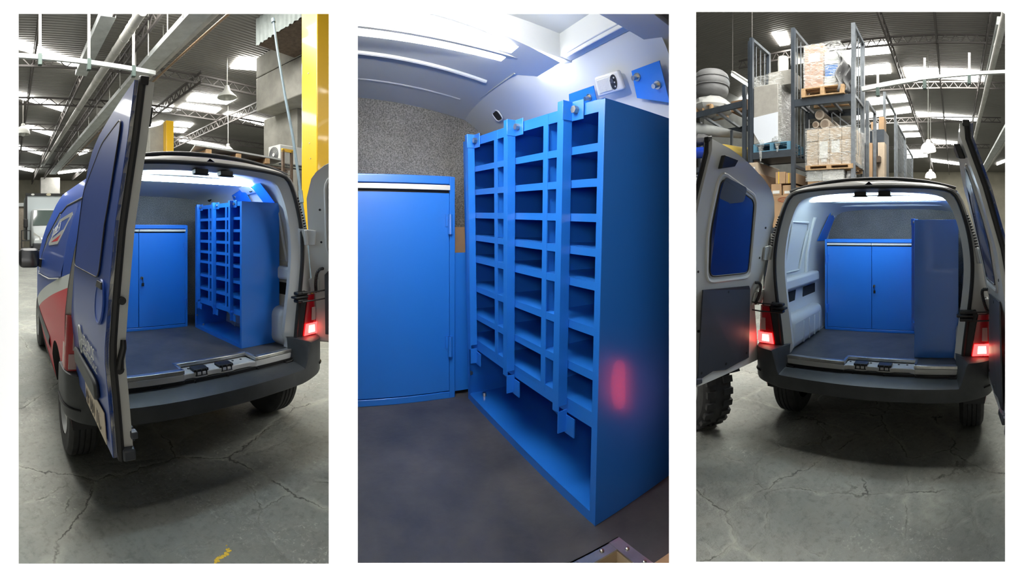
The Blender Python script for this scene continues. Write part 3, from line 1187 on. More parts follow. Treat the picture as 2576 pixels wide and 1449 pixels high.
def rounded(pts, r, n=4):
    pts = [vec(p) for p in pts]
    out = []
    m = len(pts)
    for i in range(m):
        p, a, b = pts[i], pts[i - 1], pts[(i + 1) % m]
        da, db = (a - p), (b - p)
        q0 = p + da.normalized() * min(r, da.length * 0.45)
        q1 = p + db.normalized() * min(r, db.length * 0.45)
        for k in range(n + 1):
            t = k / n
            out.append(q0 * (1 - t) ** 2 + p * (2 * t * (1 - t)) + q1 * t * t)
    return out


def make_door(g, T, s, phi, Lw, P):
    side = 0 if s < 0 else 1
    hx, hy = s * P['hinge'][side], -0.03
    lo_out, lean = P['low_out'][side], P['lean'][side]
    d = Vector((-s * math.cos(phi), -math.sin(phi), 0))
    nr = Vector((s * math.sin(phi), -math.cos(phi), 0))
    TH = P['th']

    def top(u):
        return poly_at(P['door_top'][side], u / Lw, 0)

    def bulge(z):
        return poly_at([(0.50, lo_out - 0.005), (0.8, lo_out + 0.02), (0.95, lo_out + 0.035), (1.15, 0.042 + 0.3 * lo_out), (1.4, 0.028), (1.7, -0.01 - 0.4 * lean), (1.95, -0.03 - lean)], z, 0)

    def D(u, v, z):
        q = Vector((hx, hy, 0)) + d * u + nr * (v + bulge(z))
        return T(q.x, q.y, z)
    zb = P['door_bottom']
    mb = MB()
    nu, nv = 16, 24
    uz = lambda a, b, m=0.0: (lerp(m, Lw - m, a), lerp(zb + m, top(lerp(m, Lw - m, a)) - m, b))
    # inner, pressed panel and its rim
    mb.grid(lambda a, b: D(uz(a, b)[0], -TH, uz(a, b)[1]), nu, nv)
    per = [(a / nu, 0) for a in range(nu)] + [(1, b / nv) for b in range(nv)] + [(1 - a / nu, 1) for a in range(nu)] + [(0, 1 - b / nv) for b in range(nv)]
    mb.strip([D(uz(a, b)[0], -TH, uz(a, b)[1]) for a, b in per], [D(uz(a, b)[0], 0.0, uz(a, b)[1]) for a, b in per], closed=True)
    dr = part('rear_door', mb, M['van_white'], g, ang=40)
    mb = MB()
    mb.grid(lambda a, b: D(uz(a, b)[0], 0.002, uz(a, b)[1]), nu, nv)
    mb.strip([D(uz(a, b)[0], 0.002, uz(a, b)[1]) for a, b in per], [D(uz(a, b)[0], -0.012, uz(a, b)[1]) for a, b in per], closed=True)
    part('outer_skin', mb, M['van_blue'], dr, ang=50)
    # rubber seal round the rim
    sp = [(0.0, zb + 0.02)] + [(uz(0, 0)[0], z) for z in (zb + 0.2,)]
    ring = [(Lw + 0.004, z) for z in [zb + (top(Lw) - zb) * i / 20 for i in range(21)]]
    ring += [(u, top(u) + 0.004) for u in [Lw * (1 - i / 10) for i in range(1, 10)]]
    base = [(Lw * i / 8, zb - 0.004) for i in range(0, 8)]
    mb = MB()
    mb.tube([D(u, -0.026, z) for u, z in base + ring], 0.0135, 8)
    part('rim_seal', mb, M['rubber'], dr)
    # window film, both faces
    wi, wo = P['win_in'][side], P['win_out'][side]
    for poly, v, w, mm in ((wi, -TH - 0.002, -0.004, M['blue_dark']), (wo, 0.004, 0.004, M['van_blue'])):
        o2 = rounded([(u * Lw, 0, z) for u, z in poly], 0.05)
        mb = MB()
        mb.prism([D(p.x, v, p.z) for p in o2], nr * w)
        part('window_film', mb, mm, dr, sm=False)
        mb = MB()
        mb.tube([D(p.x, v + w, p.z) for p in o2], 0.0055 if v < 0 else 0.003, 6, closed=True)
        part('window_gasket', mb, M['rubber'], dr)
    # pressed rim round the inner window
    mb = MB()
    cx = sum(u for u, z in wi) / len(wi) * Lw
    cz = sum(z for u, z in wi) / len(wi)
    o3 = rounded([(cx + (u * Lw - cx) * 1.14, 0, cz + (z - cz) * 1.12) for u, z in wi], 0.07)
    mb.tube([D(p.x, -TH + 0.004, p.z) for p in o3], 0.014, 8, closed=True)
    part('pressed_rim', mb, M['van_white'], dr)
    wl, wr = min(u for u, z in wi) * Lw, max(u for u, z in wi) * Lw
    wt = max(z for u, z in wi)
    # sun-shield tab at the top of the film
    mb = MB()
    mb.prism([D(p.x, -TH - 0.007, p.z) for p in rounded([(wr * 0.97, 0, wt + 0.01), (lerp(wl, wr, 0.46), 0, wt - 0.035), (lerp(wl, wr, 0.45), 0, wt - 0.125), (wr * 0.99, 0, wt - 0.16)], 0.025)], nr * -0.004)
    part('film_tab', mb, M['card'], dr, bev=0.003)
    # lower card with screws
    c0, c1 = 0.16 * Lw, 0.80 * Lw
    co = [(c0, zb + 0.05), (c0, 1.07), (c0 + 0.03, 1.10), (c1, 1.13), (c1 + 0.01, zb + 0.04), (lerp(c0, c1, 0.75), zb + 0.06), (lerp(c0, c1, 0.5), zb + 0.035), (lerp(c0, c1, 0.25), zb + 0.045)]
    mb = MB()
    mb.prism([D(u, -TH - 0.002, z) for u, z in co], nr * -0.008)
    part('door_card', mb, M['card'], dr, sm=False)
    mb = MB()
    for u, z in ((c0 + 0.03, zb + 0.09), (c0 + 0.03, 1.04), (c0 + 0.05, 0.86), (lerp(c0, c1, 0.5), 1.085), (c1 - 0.03, 1.10), (c1 - 0.02, 0.86), (c1 - 0.02, zb + 0.08), (lerp(c0, c1, 0.5), zb + 0.075)):
        mb.cyl(D(u, -TH - 0.008, z), D(u, -TH - 0.016, z), 0.009, 8)
    part('card_screw', mb, M['black'], dr)
    # catches and stops on the free edge
    mb = MB()
    tc = top(0.8 * Lw)
    mb.prism([D(Lw * 0.90, -TH - 0.002, tc - 0.125), D(Lw * 0.76, -TH - 0.002, tc - 0.10), D(Lw * 0.74, -TH - 0.002, tc - 0.06), D(Lw * 0.90, -TH - 0.002, tc - 0.05)], nr * -0.03)
    part('top_catch', mb, M['black'], dr, bev=0.004)
    mb = MB()
    mb.prism([D(Lw * 0.975, -0.015, top(Lw)), D(Lw * 1.02, -0.015, top(Lw) - 0.02), D(Lw * 1.022, -0.015, top(Lw) + 0.012), D(Lw * 0.98, -0.015, top(Lw) + 0.022)], nr * -0.032)
    part('corner_cap', mb, M['black'], dr, bev=0.004)
    mb = MB()
    mb.prism([D(Lw * 0.92, -TH - 0.004, zb + 0.07), D(Lw * 0.78, -TH - 0.004, zb + 0.05), D(Lw * 0.78, -TH - 0.004, zb + 0.02), D(Lw * 0.94, -TH - 0.004, zb + 0.02)], nr * -0.02)
    part('bottom_catch', mb, M['card'], dr, bev=0.006)
    mb = MB()
    mb.prism([D(Lw * 0.965, -0.03, zb - 0.012), D(Lw * 1.03, -0.03, zb - 0.008), D(Lw * 1.03, -0.03, zb + 0.03), D(Lw * 0.965, -0.03, zb + 0.035)], nr * -0.045)
    part('bottom_cap', mb, M['card'], dr, bev=0.006)
    mb = MB()
    mb.prism([D(Lw * 0.98, -0.065, zb + 0.06), D(Lw * 1.02, -0.065, zb + 0.06), D(Lw * 1.02, -0.065, zb + 0.085), D(Lw * 0.98, -0.065, zb + 0.085)], nr * -0.025)
    part('striker', mb, M['card'], dr, bev=0.004)
    mb = MB()
    mb.cyl(D(Lw - 0.002, -0.045, 1.14), D(Lw + 0.016, -0.045, 1.14), 0.014, 12)
    part('edge_stop', mb, M['black'], dr)
    mb = MB()
    mb.tube([D(Lw + 0.008, -0.060, 1.005), D(Lw + 0.014, -0.060, 0.98), D(Lw + 0.012, -0.052, 0.94), D(Lw + 0.008, -0.046, 0.91)], [0.010, 0.012, 0.012, 0.016], 10)
    mb.cyl(D(Lw, -0.046, 0.905), D(Lw + 0.014, -0.046, 0.905), 0.016, 12)
    part('release_lever', mb, M['black'], dr)
    # hinges, cable sleeve
    for z in (1.33, 0.985):
        mb = MB()
        mb.prism([D(-0.075, -TH - 0.004, z - 0.055), D(0.05, -TH - 0.004, z - 0.05), D(0.06, -TH - 0.004, z + 0.05), D(-0.065, -TH - 0.004, z + 0.065)], nr * -0.014)
        mb.cyl(D(-0.012, -TH - 0.02, z - 0.05), D(-0.012, -TH - 0.02, z + 0.055), 0.013, 10)
        part('door_hinge', mb, M['van_white'], dr, bev=0.004)
    mb = MB()
    pts = smooth([D(0.09, -TH - 0.005, 1.115), D(0.075, -TH - 0.035, 1.115), D(0.05, -TH - 0.045, 1.08), D(0.035, -TH - 0.045, 1.0), D(0.03, -TH - 0.03, 0.945)], 2)
    pts = resample(pts, 36)
    mb.tube(pts, [0.009 if i % 2 else 0.012 for i in range(36)], 8)
    part('cable_sleeve', mb, M['black'], dr)
    mb = MB()
    for u, z in ((0.09, 1.30), (0.09, 1.52), (Lw * 0.88, 1.25), (Lw * 0.90, 1.0), (Lw * 0.9, 0.9)):
        mb.cyl(D(u, -TH - 0.001, z), D(u, -TH - 0.003, z), 0.008, 8)
    part('door_hole', mb, M['dark_hole'], dr)
    if s > 0:
        return
    # outer furniture of the left door: handle pocket, rub strip, plate, lettering
    mb = MB()
    hp = [(0.645 + 0.062 * math.cos(t), 1.12 + 0.078 * math.sin(t)) for t in [2 * PI * i / 20 for i in range(20)]]
    mb.prism([D(u, 0.006, z) for u, z in hp], nr * 0.004)
    part('handle_pocket', mb, M['pocket_blue'], dr, sm=False)
    mb = MB()
    mb.tube([D(u, 0.007, z) for u, z in hp], 0.006, 6, closed=True)
    part('pocket_rim', mb, M['van_blue'], dr)
    mb = MB()
    mb.prism([D(u, 0.011, z) for u, z in ((0.60, 1.17), (0.69, 1.17), (0.68, 1.195), (0.61, 1.195))], nr * 0.006)
    part('door_handle', mb, M['black'], dr, bev=0.002)
    mb = MB()
    mb.prism([D(u, 0.003, z) for u, z in ((0.13, 0.735), (0.78 * Lw, 0.735), (0.82 * Lw, 0.752), (0.82 * Lw, 0.80), (0.78 * Lw, 0.815), (0.13, 0.815))], nr * 0.022)
    part('rub_strip', mb, M['bumper'], dr, bev=0.01)
    mb = MB()
    p0, p1 = 0.42 * Lw, 0.92 * Lw
    mb.prism([D(u, 0.006, z) for u, z in ((p0, zb + 0.015), (p1, zb + 0.015), (p1, 0.73), (p0, 0.73))], nr * 0.004)
    part('number_plate', mb, mat('plate', (0.62, 0.50, 0.36), 0.4), dr, bev=0.002)
    text('plate_lettering', 'AF 061 YC', 0.098, D(p0 + 0.012, 0.014, zb + 0.035), d, (0, 0, 1), mat('plate_ink', (0.06, 0.04, 0.03), 0.5), dr, sx=0.77 * Lw / 0.85)
    text('door_lettering', 'ABRASIVOS', 0.066, D(0.315, 0.012, 0.885), d, (0, 0, 1), M['decal_white'], dr, sx=0.82)
    text('door_lettering', 'ARGENTINOS S.A.I.C.', 0.040, D(0.315, 0.008, 0.84), d, (0, 0, 1), M['decal_white'], dr, sx=0.78)
    mb = MB()
    mb.tube([D(0.265 + 0.036 * math.cos(t), 0.006, 0.885 + 0.062 * math.sin(t)) for t in [2 * PI * i / 20 for i in range(20)]], 0.004, 6, closed=True)
    mb.tube([D(0.247, 0.006, 0.85), D(0.265, 0.006, 0.93), D(0.283, 0.006, 0.85)], 0.004, 6)
    mb.tube([D(0.254, 0.006, 0.875), D(0.276, 0.006, 0.875)], 0.004, 6)
    part('door_emblem', mb, M['decal_white'], dr)


# ---- unseen baffles added to stop light crossing between the bays
for nm, az, r1 in (('light_baffle_left', -0.416, 2.35), ('light_baffle_right', 0.418, 2.55)):
    mb = MB()
    c_, s_ = math.cos(az), math.sin(az)
    P_ = []
    for z in (0.0, 5.5):
        for r, o in ((0.67, -0.006), (0.67, 0.006), (r1, 0.006), (r1, -0.006)):
            P_.append((r * s_ + o * c_, r * c_ - o * s_, z))
    mb.hexa(P_)
    solo(W0, nm, mb, M['baffle_board'], kind='structure', sm=False)


# ================================================================== fitted steel furniture
def make_cabinet(fr, x0, x1, y0, depth, z0, H, split, label, hinge_right=True, lock=True):
    """front faces -y at y0; doors between x0 and x1 meeting at split"""
    g = thing(fr, 'cabinet', label, 'cabinet', ((x0 + x1) / 2, y0 + depth / 2, z0), 'blue steel cabinets')
    k = H / 0.84
    mb = MB()
    e = 0.022 * k
    y1 = y0 + depth
    yb = y0 + 0.02
    mb.box(x0, x1, yb, y1, z0, z0 + H)
    mb.box(x0, x0 + e, y0, yb, z0, z0 + H)
    mb.box(x1 - e, x1, y0, yb, z0, z0 + H)
    mb.box(x0 + e, x1 - e, y0, yb, z0, z0 + e * 1.1)
    mb.box(x0 + e, x1 - e, y0, yb, z0 + H - e * 1.3, z0 + H)
    part('carcass', mb, M['blue_cab'], g, bev=0.003, ang=30)
    zt = z0 + H - e * 1.3
    for a, b in ((x0 + e, split), (split, x1 - e)):
        mb = MB()
        mb.box(a + 0.003, b - 0.0015, y0 + 0.002, y0 + 0.018, z0 + e * 1.1 + 0.004, zt - 0.034 * k)
        d = part('door', mb, M['blue_cab'], g, bev=0.0015)
        mb = MB()
        xa, xb = (a + 0.002, b - 0.002)
        if b < x1 - 0.1 * k:
            xa += 0.0
        mb.prism([(xa, y0 - 0.014, zt - 0.006), (xb, y0 - 0.014, zt - 0.006), (xb, y0 - 0.014, zt - 0.024 * k), (xa, y0 - 0.014, zt - 0.024 * k)], (0, 0.012, 0))
        part('handle_strip', mb, M['strip'], d, bev=0.002)
        mb = MB()
        mb.box(a + 0.003, b - 0.0015, y0 + 0.012, y0 + 0.0195, zt - 0.036 * k, zt - 0.02 * k)
        part('door_gap', mb, M['black'], d, sm=False)
    for xs, sg in ((x0, 1), (x1, -1)):
        for zz in (z0 + 0.19 * H, z0 + 0.74 * H):
            mb = MB()
            xx = xs + sg * e
            mb.cyl((xx, y0 - 0.008, zz), (xx, y0 - 0.008, zz + 0.075 * k), 0.0085 * k, 10)
            mb.box(xx - 0.018 * k if sg < 0 else xx, xx if sg < 0 else xx + 0.018 * k, y0 - 0.004, y0 + 0.002, zz + 0.03 * k, zz + 0.075 * k)
            mb.box(xx if sg < 0 else xx - 0.014 * k, xx + 0.014 * k if sg < 0 else xx, y0 - 0.004, y0 + 0.002, zz, zz + 0.034 * k)
            part('hinge', mb, M['blue_cab'], g)
    if lock:
        mb = MB()
        xl, zl = split + 0.024 * k, z0 + 0.50 * H
        mb.cyl((xl, y0 + 0.002, zl), (xl, y0 - 0.012, zl), 0.011 * k, 14)
        lk = part('lock', mb, M['steel'], g)
        mb = MB()
        mb.box(xl - 0.002, xl + 0.002, y0 - 0.03, y0 - 0.01, zl - 0.012, zl + 0.006)
        mb.tube([(xl, y0 - 0.025, zl - 0.01), (xl + 0.004, y0 - 0.022, zl - 0.028), (xl + 0.006, y0 - 0.016, zl - 0.04)], 0.0025, 6)
        mb.obox((xl + 0.006, y0 - 0.014, zl - 0.052), (0.018, 0.006, 0.026))
        part('key', mb, M['black'], lk)
    return g


ROWS = [1.0, 0.885, 0.80, 0.715, 0.632, 0.552, 0.444, 0.34, 0.237]


def make_shelf(fr, xf, y0, y1, depth, z0, H, label, warp=None):
    """open face looks to -x at xf; runs from y0 (near) to y1; pigeon-holes over one low open bay"""
    L = y1 - y0
    k = H
    g = thing(fr, 'pigeonhole_shelf', label, 'shelf unit', (xf + depth / 2, (y0 + y1) / 2, z0), 'blue pigeonhole shelf units')
    t = 0.004
    x1 = xf + depth
    for ya, yb in ((y0, y0 + t), (y1 - t, y1)):
        mb = MB()
        mb.box(xf, x1, ya, yb, z0, z0 + H)
        fl = 0.018 * k
        mb.box(xf, xf + 0.003, ya if ya == y0 else ya - fl, yb + fl if ya == y0 else yb, z0, z0 + H)
        part('side_panel', mb, M['blue_cab'], g, bev=0.002)
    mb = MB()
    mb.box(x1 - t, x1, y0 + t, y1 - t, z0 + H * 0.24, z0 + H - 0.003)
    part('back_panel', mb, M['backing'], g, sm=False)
    zs = [z0 + H * r for r in ROWS]
    for i, z in enumerate(zs):
        mb = MB()
        lip = 0.030 * k if i in (0,) else (0.036 * k if i == len(zs) - 1 else 0.020 * k)
        zt = z if i == 0 else z + lip / 2
        mb.box(xf + 0.003, x1 - t, y0 + t, y1 - t, zt - 0.003, zt)
        mb.box(xf, xf + 0.003, y0 + 0.018 * k, y1 - 0.018 * k, zt - lip, zt)
        part('shelf', mb, M['blue_cab'], g, sm=False)
    cols = [y0 + L * 0.293, y0 + L * 0.66]
    for y in cols:
        mb = MB()
        mb.box(xf - 0.0005, xf + 0.0035, y - 0.011 * k, y + 0.011 * k, zs[-1], zs[0])
        mb.box(xf + 0.0035, x1 - t, y - 0.0015, y + 0.0015, zs[-1], zs[0])
        part('divider', mb, M['blue_cab'], g, sm=False)
    # low bay: floor tray with lips
    mb = MB()
    mb.box(xf + 0.003, x1 - t, y0 + t, y1 - t, z0 + 0.018 * k, z0 + 0.021 * k)
    mb.box(xf, xf + 0.003, y0 + 0.018 * k, y1 - 0.018 * k, z0, z0 + 0.024 * k)
    mb.box(x1 - 0.025, x1 - t, y0 + t, y1 - t, z0 + 0.021 * k, z0 + 0.04 * k)
    part('base_tray', mb, M['blue_cab'], g, sm=False)
    mb = MB()
    mb.cyl((xf + 0.05 * k, y1 - 0.05 * k, z0 + 0.021 * k), (xf + 0.05 * k, y1 - 0.05 * k, z0 + 0.034 * k), 0.008 * k, 8)
    mb.cyl((xf + 0.012 * k, y1 - 0.004 - 0.006, z0 + 0.1 * k), (xf + 0.012 * k, y1 - 0.004, z0 + 0.1 * k), 0.008 * k, 8)
    part('tray_bolt', mb, M['steel'], g)
    # retaining bars with hinge clips above and hooks below
    for y in (y0 + L * 0.16, y0 + L * 0.507, y0 + L * 0.877):
        mb = MB()
        w = 0.025 * k
        zb, zt = z0 + H * 0.225, z0 + H * 1.01
        mb.box(xf - 0.030 * k, xf - 0.027 * k, y - w / 2, y + w / 2, zb, zt)
        mb.box(xf - 0.027 * k, xf - 0.004, y - w / 2, y - w / 2 + 0.003, zb + 0.02, zt)
        b = part('retaining_bar', mb, M['blue_cab'], g, sm=False)
        mb = MB()
        mb.box(xf - 0.006, xf - 0.002, y - w / 2 - 0.045 * k, y - w / 2 + 0.004, zt - 0.05 * k, zt)
        mb.box(xf - 0.034 * k, xf - 0.002, y - w / 2 - 0.003, y - w / 2, zt - 0.05 * k, zt)
        part('hinge_clip', mb, M['blue_cab'], b, bev=0.002)
        mb = MB()
        mb.cyl((xf - 0.006, y - w / 2 - 0.02 * k, zt - 0.024 * k), (xf - 0.017 * k, y - w / 2 - 0.02 * k, zt - 0.024 * k), 0.010 * k, 6)
        part('clip_bolt', mb, M['steel'], b)
        mb = MB()
        mb.prism([(xf - 0.030 * k, y + w / 2, zb), (xf - 0.030 * k, y - w / 2, zb), (xf - 0.006, y - w / 2, zb - 0.028 * k), (xf - 0.006, y, zb - 0.03 * k)], (0.0, 0, 0.004))
        mb.box(xf - 0.008, xf - 0.004, y - w / 2 - 0.035 * k, y - w / 2 + 0.01, zb - 0.055 * k, zb - 0.012)
        mb.box(xf - 0.030 * k, xf - 0.004, y - w / 2 - 0.002, y - w / 2 + 0.002, zb - 0.05 * k, zb + 0.004)
        part('hook', mb, M['blue_cab'], b, sm=False)
    if warp:        # this unit is a little out of square: taller at its far end and slightly racked
        hn, hf, sn, sf = warp
        todo = list(g.children)
        for o in list(todo):
            todo += list(o.children)
        bs = BASE[g.name]
        for o in todo:
            for v in o.data.vertices:
                y, z = v.co.y + bs.y, v.co.z + bs.z - z0
                t = (y - y0) / L
                v.co.x += lerp(sn, sf, t) * (z - H / 2)
                v.co.z = z * lerp(hn, hf, t) + z0 - bs.z
    return g


# ================================================================== the two vans and their fittings
DTA = [(0.0, 1.60), (0.05, 1.72), (0.14, 1.785), (0.3, 1.83), (0.55, 1.865), (0.8, 1.89), (1.0, 1.905)]
DTB = [(0.0, 1.60), (0.05, 1.70), (0.14, 1.775), (0.3, 1.845), (0.55, 1.92), (0.8, 1.98), (1.0, 2.01)]
VA = (1.14, 2.12)
VB = (-0.588, 2.76)
WIN = [(0.24, 1.235), (0.72, 1.215), (0.74, 1.5), (0.70, 1.80), (0.26, 1.70)]
WINB = [(0.25, 1.20), (0.75, 1.21), (0.82, 1.5), (0.83, 1.81), (0.37, 1.70)]
WOUT = [(0.035, 1.20), (0.80, 1.20), (0.84, 1.45), (0.87, 1.80), (0.45, 1.765), (0.05, 1.58)]
make_van(H1, VA[0], VA[1], dict(label='blue and red panel van with left rear door open toward viewer, showing badge and flank', bulk_y=1.32, dz=0.035, lit=(False, True), rod=(None, 1.05), hinge=(0.755, 0.765), th=0.072,
         left_open=90, right_open=122, door_w=(0.745, 0.62), door_top=(DTA, DTA), door_bottom=0.60, plates=[(1, [(0.73, 1.56), (0.47, 1.56), (0.50, 1.705), (0.73, 1.67)], [(0.69, 1.655), (0.54, 1.675)]), (1, [(0.32, 1.56), (0.19, 1.56), (0.235, 1.735), (0.36, 1.715)], [(0.33, 1.70), (0.26, 1.68)])], low_out=(0.03, 0.13), lean=(0.02, 0.03), win_in=(WIN, WIN), win_out=(WOUT, WOUT)))
make_van(H3, VB[0], VB[1], dict(label='panel van seen from straight behind, both rear doors open, pallet racks beyond', bulk_y=1.28, dz=0.0, hinge=(0.788, 0.79), th=0.06, lit=(True, True),
         left_open=96, right_open=92.5, door_w=(0.85, 0.80), door_top=(DTB, DTB), door_bottom=0.52, plates=[(-1, [(0.90, 1.40), (1.16, 1.40), (1.26, 1.66), (1.05, 1.685)], [(1.08, 1.665), (1.22, 1.645)])], low_out=(0.12, 0.085), lean=(0.11, 0.12), win_in=(WINB, WINB), win_out=(WOUT, WOUT)))
make_cabinet(H1, VA[0] - 0.60, VA[0] + 0.30, VA[1] + 0.95, 0.36, 0.579, 0.845, VA[0] - 0.13, 'blue two-door steel cabinet in the van with the flank badge, key in lock')
make_shelf(H1, VA[0] + 0.345, VA[1] + 0.19, VA[1] + 0.90, 0.325, 0.579, 1.0, 'blue pigeonhole shelf, whole front and side seen inside van with flank badge')
make_cabinet(H3, VB[0] - 0.60, VB[0] + 0.29, VB[1] + 0.84, 0.42, 0.579, 0.84, VB[0] - 0.155, 'blue two-door steel cabinet in the van below the pallet racks')
make_shelf(H3, VB[0] + 0.30, VB[1] + 0.17, VB[1] + 0.83, 0.32, 0.579, 1.0, 'tall dark blue shelf end panel in the van below the pallet racks')


# ================================================================== middle bay: the cargo hold of a van, seen from its open tail
ZF = 0.65
LF, RT = 0.083, 1.363            # the hold is modelled between these bearings (x = y * LF .. y * RT)


def zc(x):
    return 2.245 - 0.07 * (x / 0.8) ** 2


def hold():
    TX = math.tan
    mb = MB()
    arc = []
    for i in range(13):
        t = lerp(0.085, 0.935, i / 12)
        arc.append((0.70 * math.sin(t), 0.70 * math.cos(t), ZF - 0.02))
    poly = arc + [(1.20, 0.885, ZF - 0.02), (1.20, 2.15, ZF - 0.02), (2.15 * LF, 2.15, ZF - 0.02)]
    mb.prism(poly, (0, 0, 0.02))
    solo(H2, 'floor_cargo', mb, M['rubber_floor'], kind='structure', sm=False)
    mb = MB()
    mb.box(2.15 * LF, 1.25, 2.15, 2.18, ZF, 2.30)
    solo(H2, 'wall_bulkhead', mb, M['carpet'], kind='structure', sm=False)
    # roof skin ahead of the cross rail, with two pressed ribs
    rt = thing(H2, 'ceiling', None, None, (0.5, 1.8, 2.2))
    rt['kind'] = 'structure'
    mb = MB()
    mb.grid(lambda a, b: (lerp(lerp(1.28, 2.15, b) * LF, 0.92, a), lerp(1.28, 2.15, b), zc(lerp(0.1, 0.92, a)) - 0.03 * b ** 3), 14, 8)
    part('roof_skin', mb, M['van_inner'], rt)
    for yy, x1 in ((1.66, 0.78), (1.93, 0.76)):
        mb = MB()
        mb.tube([(lerp(yy * LF, x1, i / 14), yy, zc(lerp(yy * LF, x1, i / 14)) - 0.003) for i in range(15)], 0.010, 8)
        part('roof_rib', mb, M['van_inner'], rt)
    mb = MB()
    mb.grid(lambda a, b: (lerp(lerp(0.78, 1.36, b) * LF, 0.97, a), lerp(0.78, 1.36, b), 2.275 + 0.015 * math.sin(PI * a)), 10, 6)
    part('roof_skin', mb, M['van_inner'], rt)
    # cross rail, its LED widened to make the rail glow, and the side rail
    mb = MB()
    mb.prism([(1.3 * LF, 1.30, 2.34), (1.3 * LF, 1.305, 2.215), (1.3 * LF, 1.46, 2.215), (1.3 * LF, 1.475, 2.25), (1.3 * LF, 1.475, 2.34)], (0.93, 0, -0.035))
    part('cross_rail', mb, M['van_inner'], rt, bev=0.004)
    mb = MB()
    mb.prism([(0.93, 0.78, 2.28), (0.935, 0.78, 2.19), (0.99, 0.78, 2.185), (1.0, 0.78, 2.28)], (0, 0.55, 0))
    mb.prism([(0.935, 0.78, 2.205), (0.945, 0.78, 2.178), (0.95, 0.78, 2.178), (0.945, 0.78, 2.21)], (0, 0.50, 0))
    part('side_rail', mb, M['van_inner'], rt, bev=0.003)
    mb = MB()
    mb.prism([(0.14, 1.385, 2.206), (0.90, 1.385, 2.172), (0.90, 1.40, 2.172), (0.14, 1.40, 2.206)], (0, 0, 0.006))
    part('rail_groove', mb, M['pale_steel'], rt, sm=False)
    mb = MB()
    mb.prism([(0.135, 1.31, 2.207), (0.96, 1.31, 2.176), (0.96, 1.37, 2.176), (0.135, 1.37, 2.207)], (0, 0, 0.004))
    mb.prism([(0.135, 1.415, 2.207), (0.96, 1.415, 2.176), (0.96, 1.455, 2.176), (0.135, 1.455, 2.207)], (0, 0, 0.004))
    part('led_rail_glow', mb, M['led2'], rt, sm=False)
    mb = MB()
    mb.prism([(0.62, 0.785, 2.17), (1.05, 0.785, 2.13), (1.20, 0.89, 2.10), (1.0, 0.95, 2.165), (0.62, 0.955, 2.185)], (0, 0, 0.06))
    part('tail_header', mb, M['van_grey'], rt, bev=0.008)
    mb = MB()
    mb.prism([(0.10, 0.892, 2.075), (0.53, 0.892, 2.075), (0.53, 0.92, 2.075), (0.10, 0.92, 2.075)], (0, 0, 0.03))
    part('fill_bar', mb, M['fill_glow'], rt, sm=False)  # out-of-view glowing bar added to brighten the cabinet and shelf front
    mb = MB()
    for x in (0.16, 0.47):
        mb.bar((x, 0.906, 2.10), (x, 0.906, 2.28), 0.012, 0.012)
    part('fill_bar_hanger', mb, M['alu'], rt, sm=False)
    # side wall: sloping upper panel, lower panel behind the shelf
    wl = thing(H2, 'wall_right', None, None, (1.1, 1.5, ZF))
    wl['kind'] = 'structure'
    mb = MB()

    def wp(a, b):
        y = lerp(0.865, 2.15, a)
        t = max(0, min(1, (y - 1.30) / 0.25))
        t = t * t * (3 - 2 * t)
        top = (lerp(0.985, 0.83, t), lerp(2.19, 2.168 - 0.03 * max(0, (y - 1.8)), t))
        bot = (1.15, 1.86)
        b = b * 1.2 - 0.2
        bulge = 0.035 * math.sin(PI * max(0, b))
        return (lerp(top[0], bot[0], b) + bulge, y, lerp(top[1], bot[1], b) + bulge * 0.5)
    mb.grid(wp, 26, 8)
    mb.grid(lambda a, b: (1.15 + 0.05 * b, lerp(0.90, 2.15, a), lerp(1.86, ZF, b)), 4, 4)
    part('wall_panel', mb, M['van_inner'], wl)
    mb = MB()
    mb.tube([(0.838, y, 2.166 - 0.03 * max(0, y - 1.8)) for y in (1.50, 1.7, 1.9, 2.14)], 0.004, 6)
    part('roof_seam', mb, M['pale_steel'], wl)

    def wall_pt(px, py, k=0.06, x0=0.985, z0=2.19, m=0.484):
        r = H2.ray(px, py)
        t = (x0 + k + m * (z0 - EYE)) / (r.x + m * r.z)
        p = r * t
        p.z += EYE
        return p
    # oval access hole
    mb = MB()
    c = wall_pt(1251, 291, 0.03, 0.83, 2.168, 1.04)
    ring = []
    for i in range(18):
        t = 2 * PI * i / 18
        e = 0.62
        cx_ = math.copysign(abs(math.cos(t)) ** e, math.cos(t))
        sz_ = math.copysign(abs(math.sin(t)) ** e, math.sin(t))
        ring.append(c + Vector((0.0, 0.034 * cx_, 0)) + Vector((-0.02, 0, 0.022)) * sz_)
    mb.prism(ring, (0.004, 0, 0.004))
    part('access_hole', mb, M['dark_hole'], wl, sm=False)
    mb = MB()
    mb.tube(ring, 0.004, 6, closed=True)
    part('hole_rim', mb, M['van_inner'], wl)
    # blue fixing plates with bolts
    for q in ([(1395, 250), (1494, 215), (1502, 252), (1404, 290)], [(1590, 178), (1660, 152), (1686, 258), (1604, 246)]):
        mb = MB()
        P = [wall_pt(x, y, 0.012) for x, y in q]
        nrm = (P[1] - P[0]).cross(P[2] - P[0]).normalized()
        if nrm.x > 0:
            nrm = -nrm
        mb.prism(P, nrm * 0.004)
        pl = thing_plate = part('fixing_plate', mb, M['blue_cab'], wl, sm=False)
        bolts = [(1484, 244)] if q[0][0] < 1500 else [(1605, 193), (1656, 213)]
        for bx, by in bolts:
            mb = MB()
            b = wall_pt(bx, by, 0.010)
            mb.cyl(b, b + nrm * 0.008, 0.0145, 16)
            mb.cyl(b + nrm * 0.008, b + nrm * 0.03, 0.0085, 12)
            part('plate_bolt', mb, M['steel'], pl)
    # dome lamp with rocker switch
    P = [wall_pt(x, y, 0.012) for x, y in ((1503, 193), (1562, 174), (1578, 222), (1513, 242))]
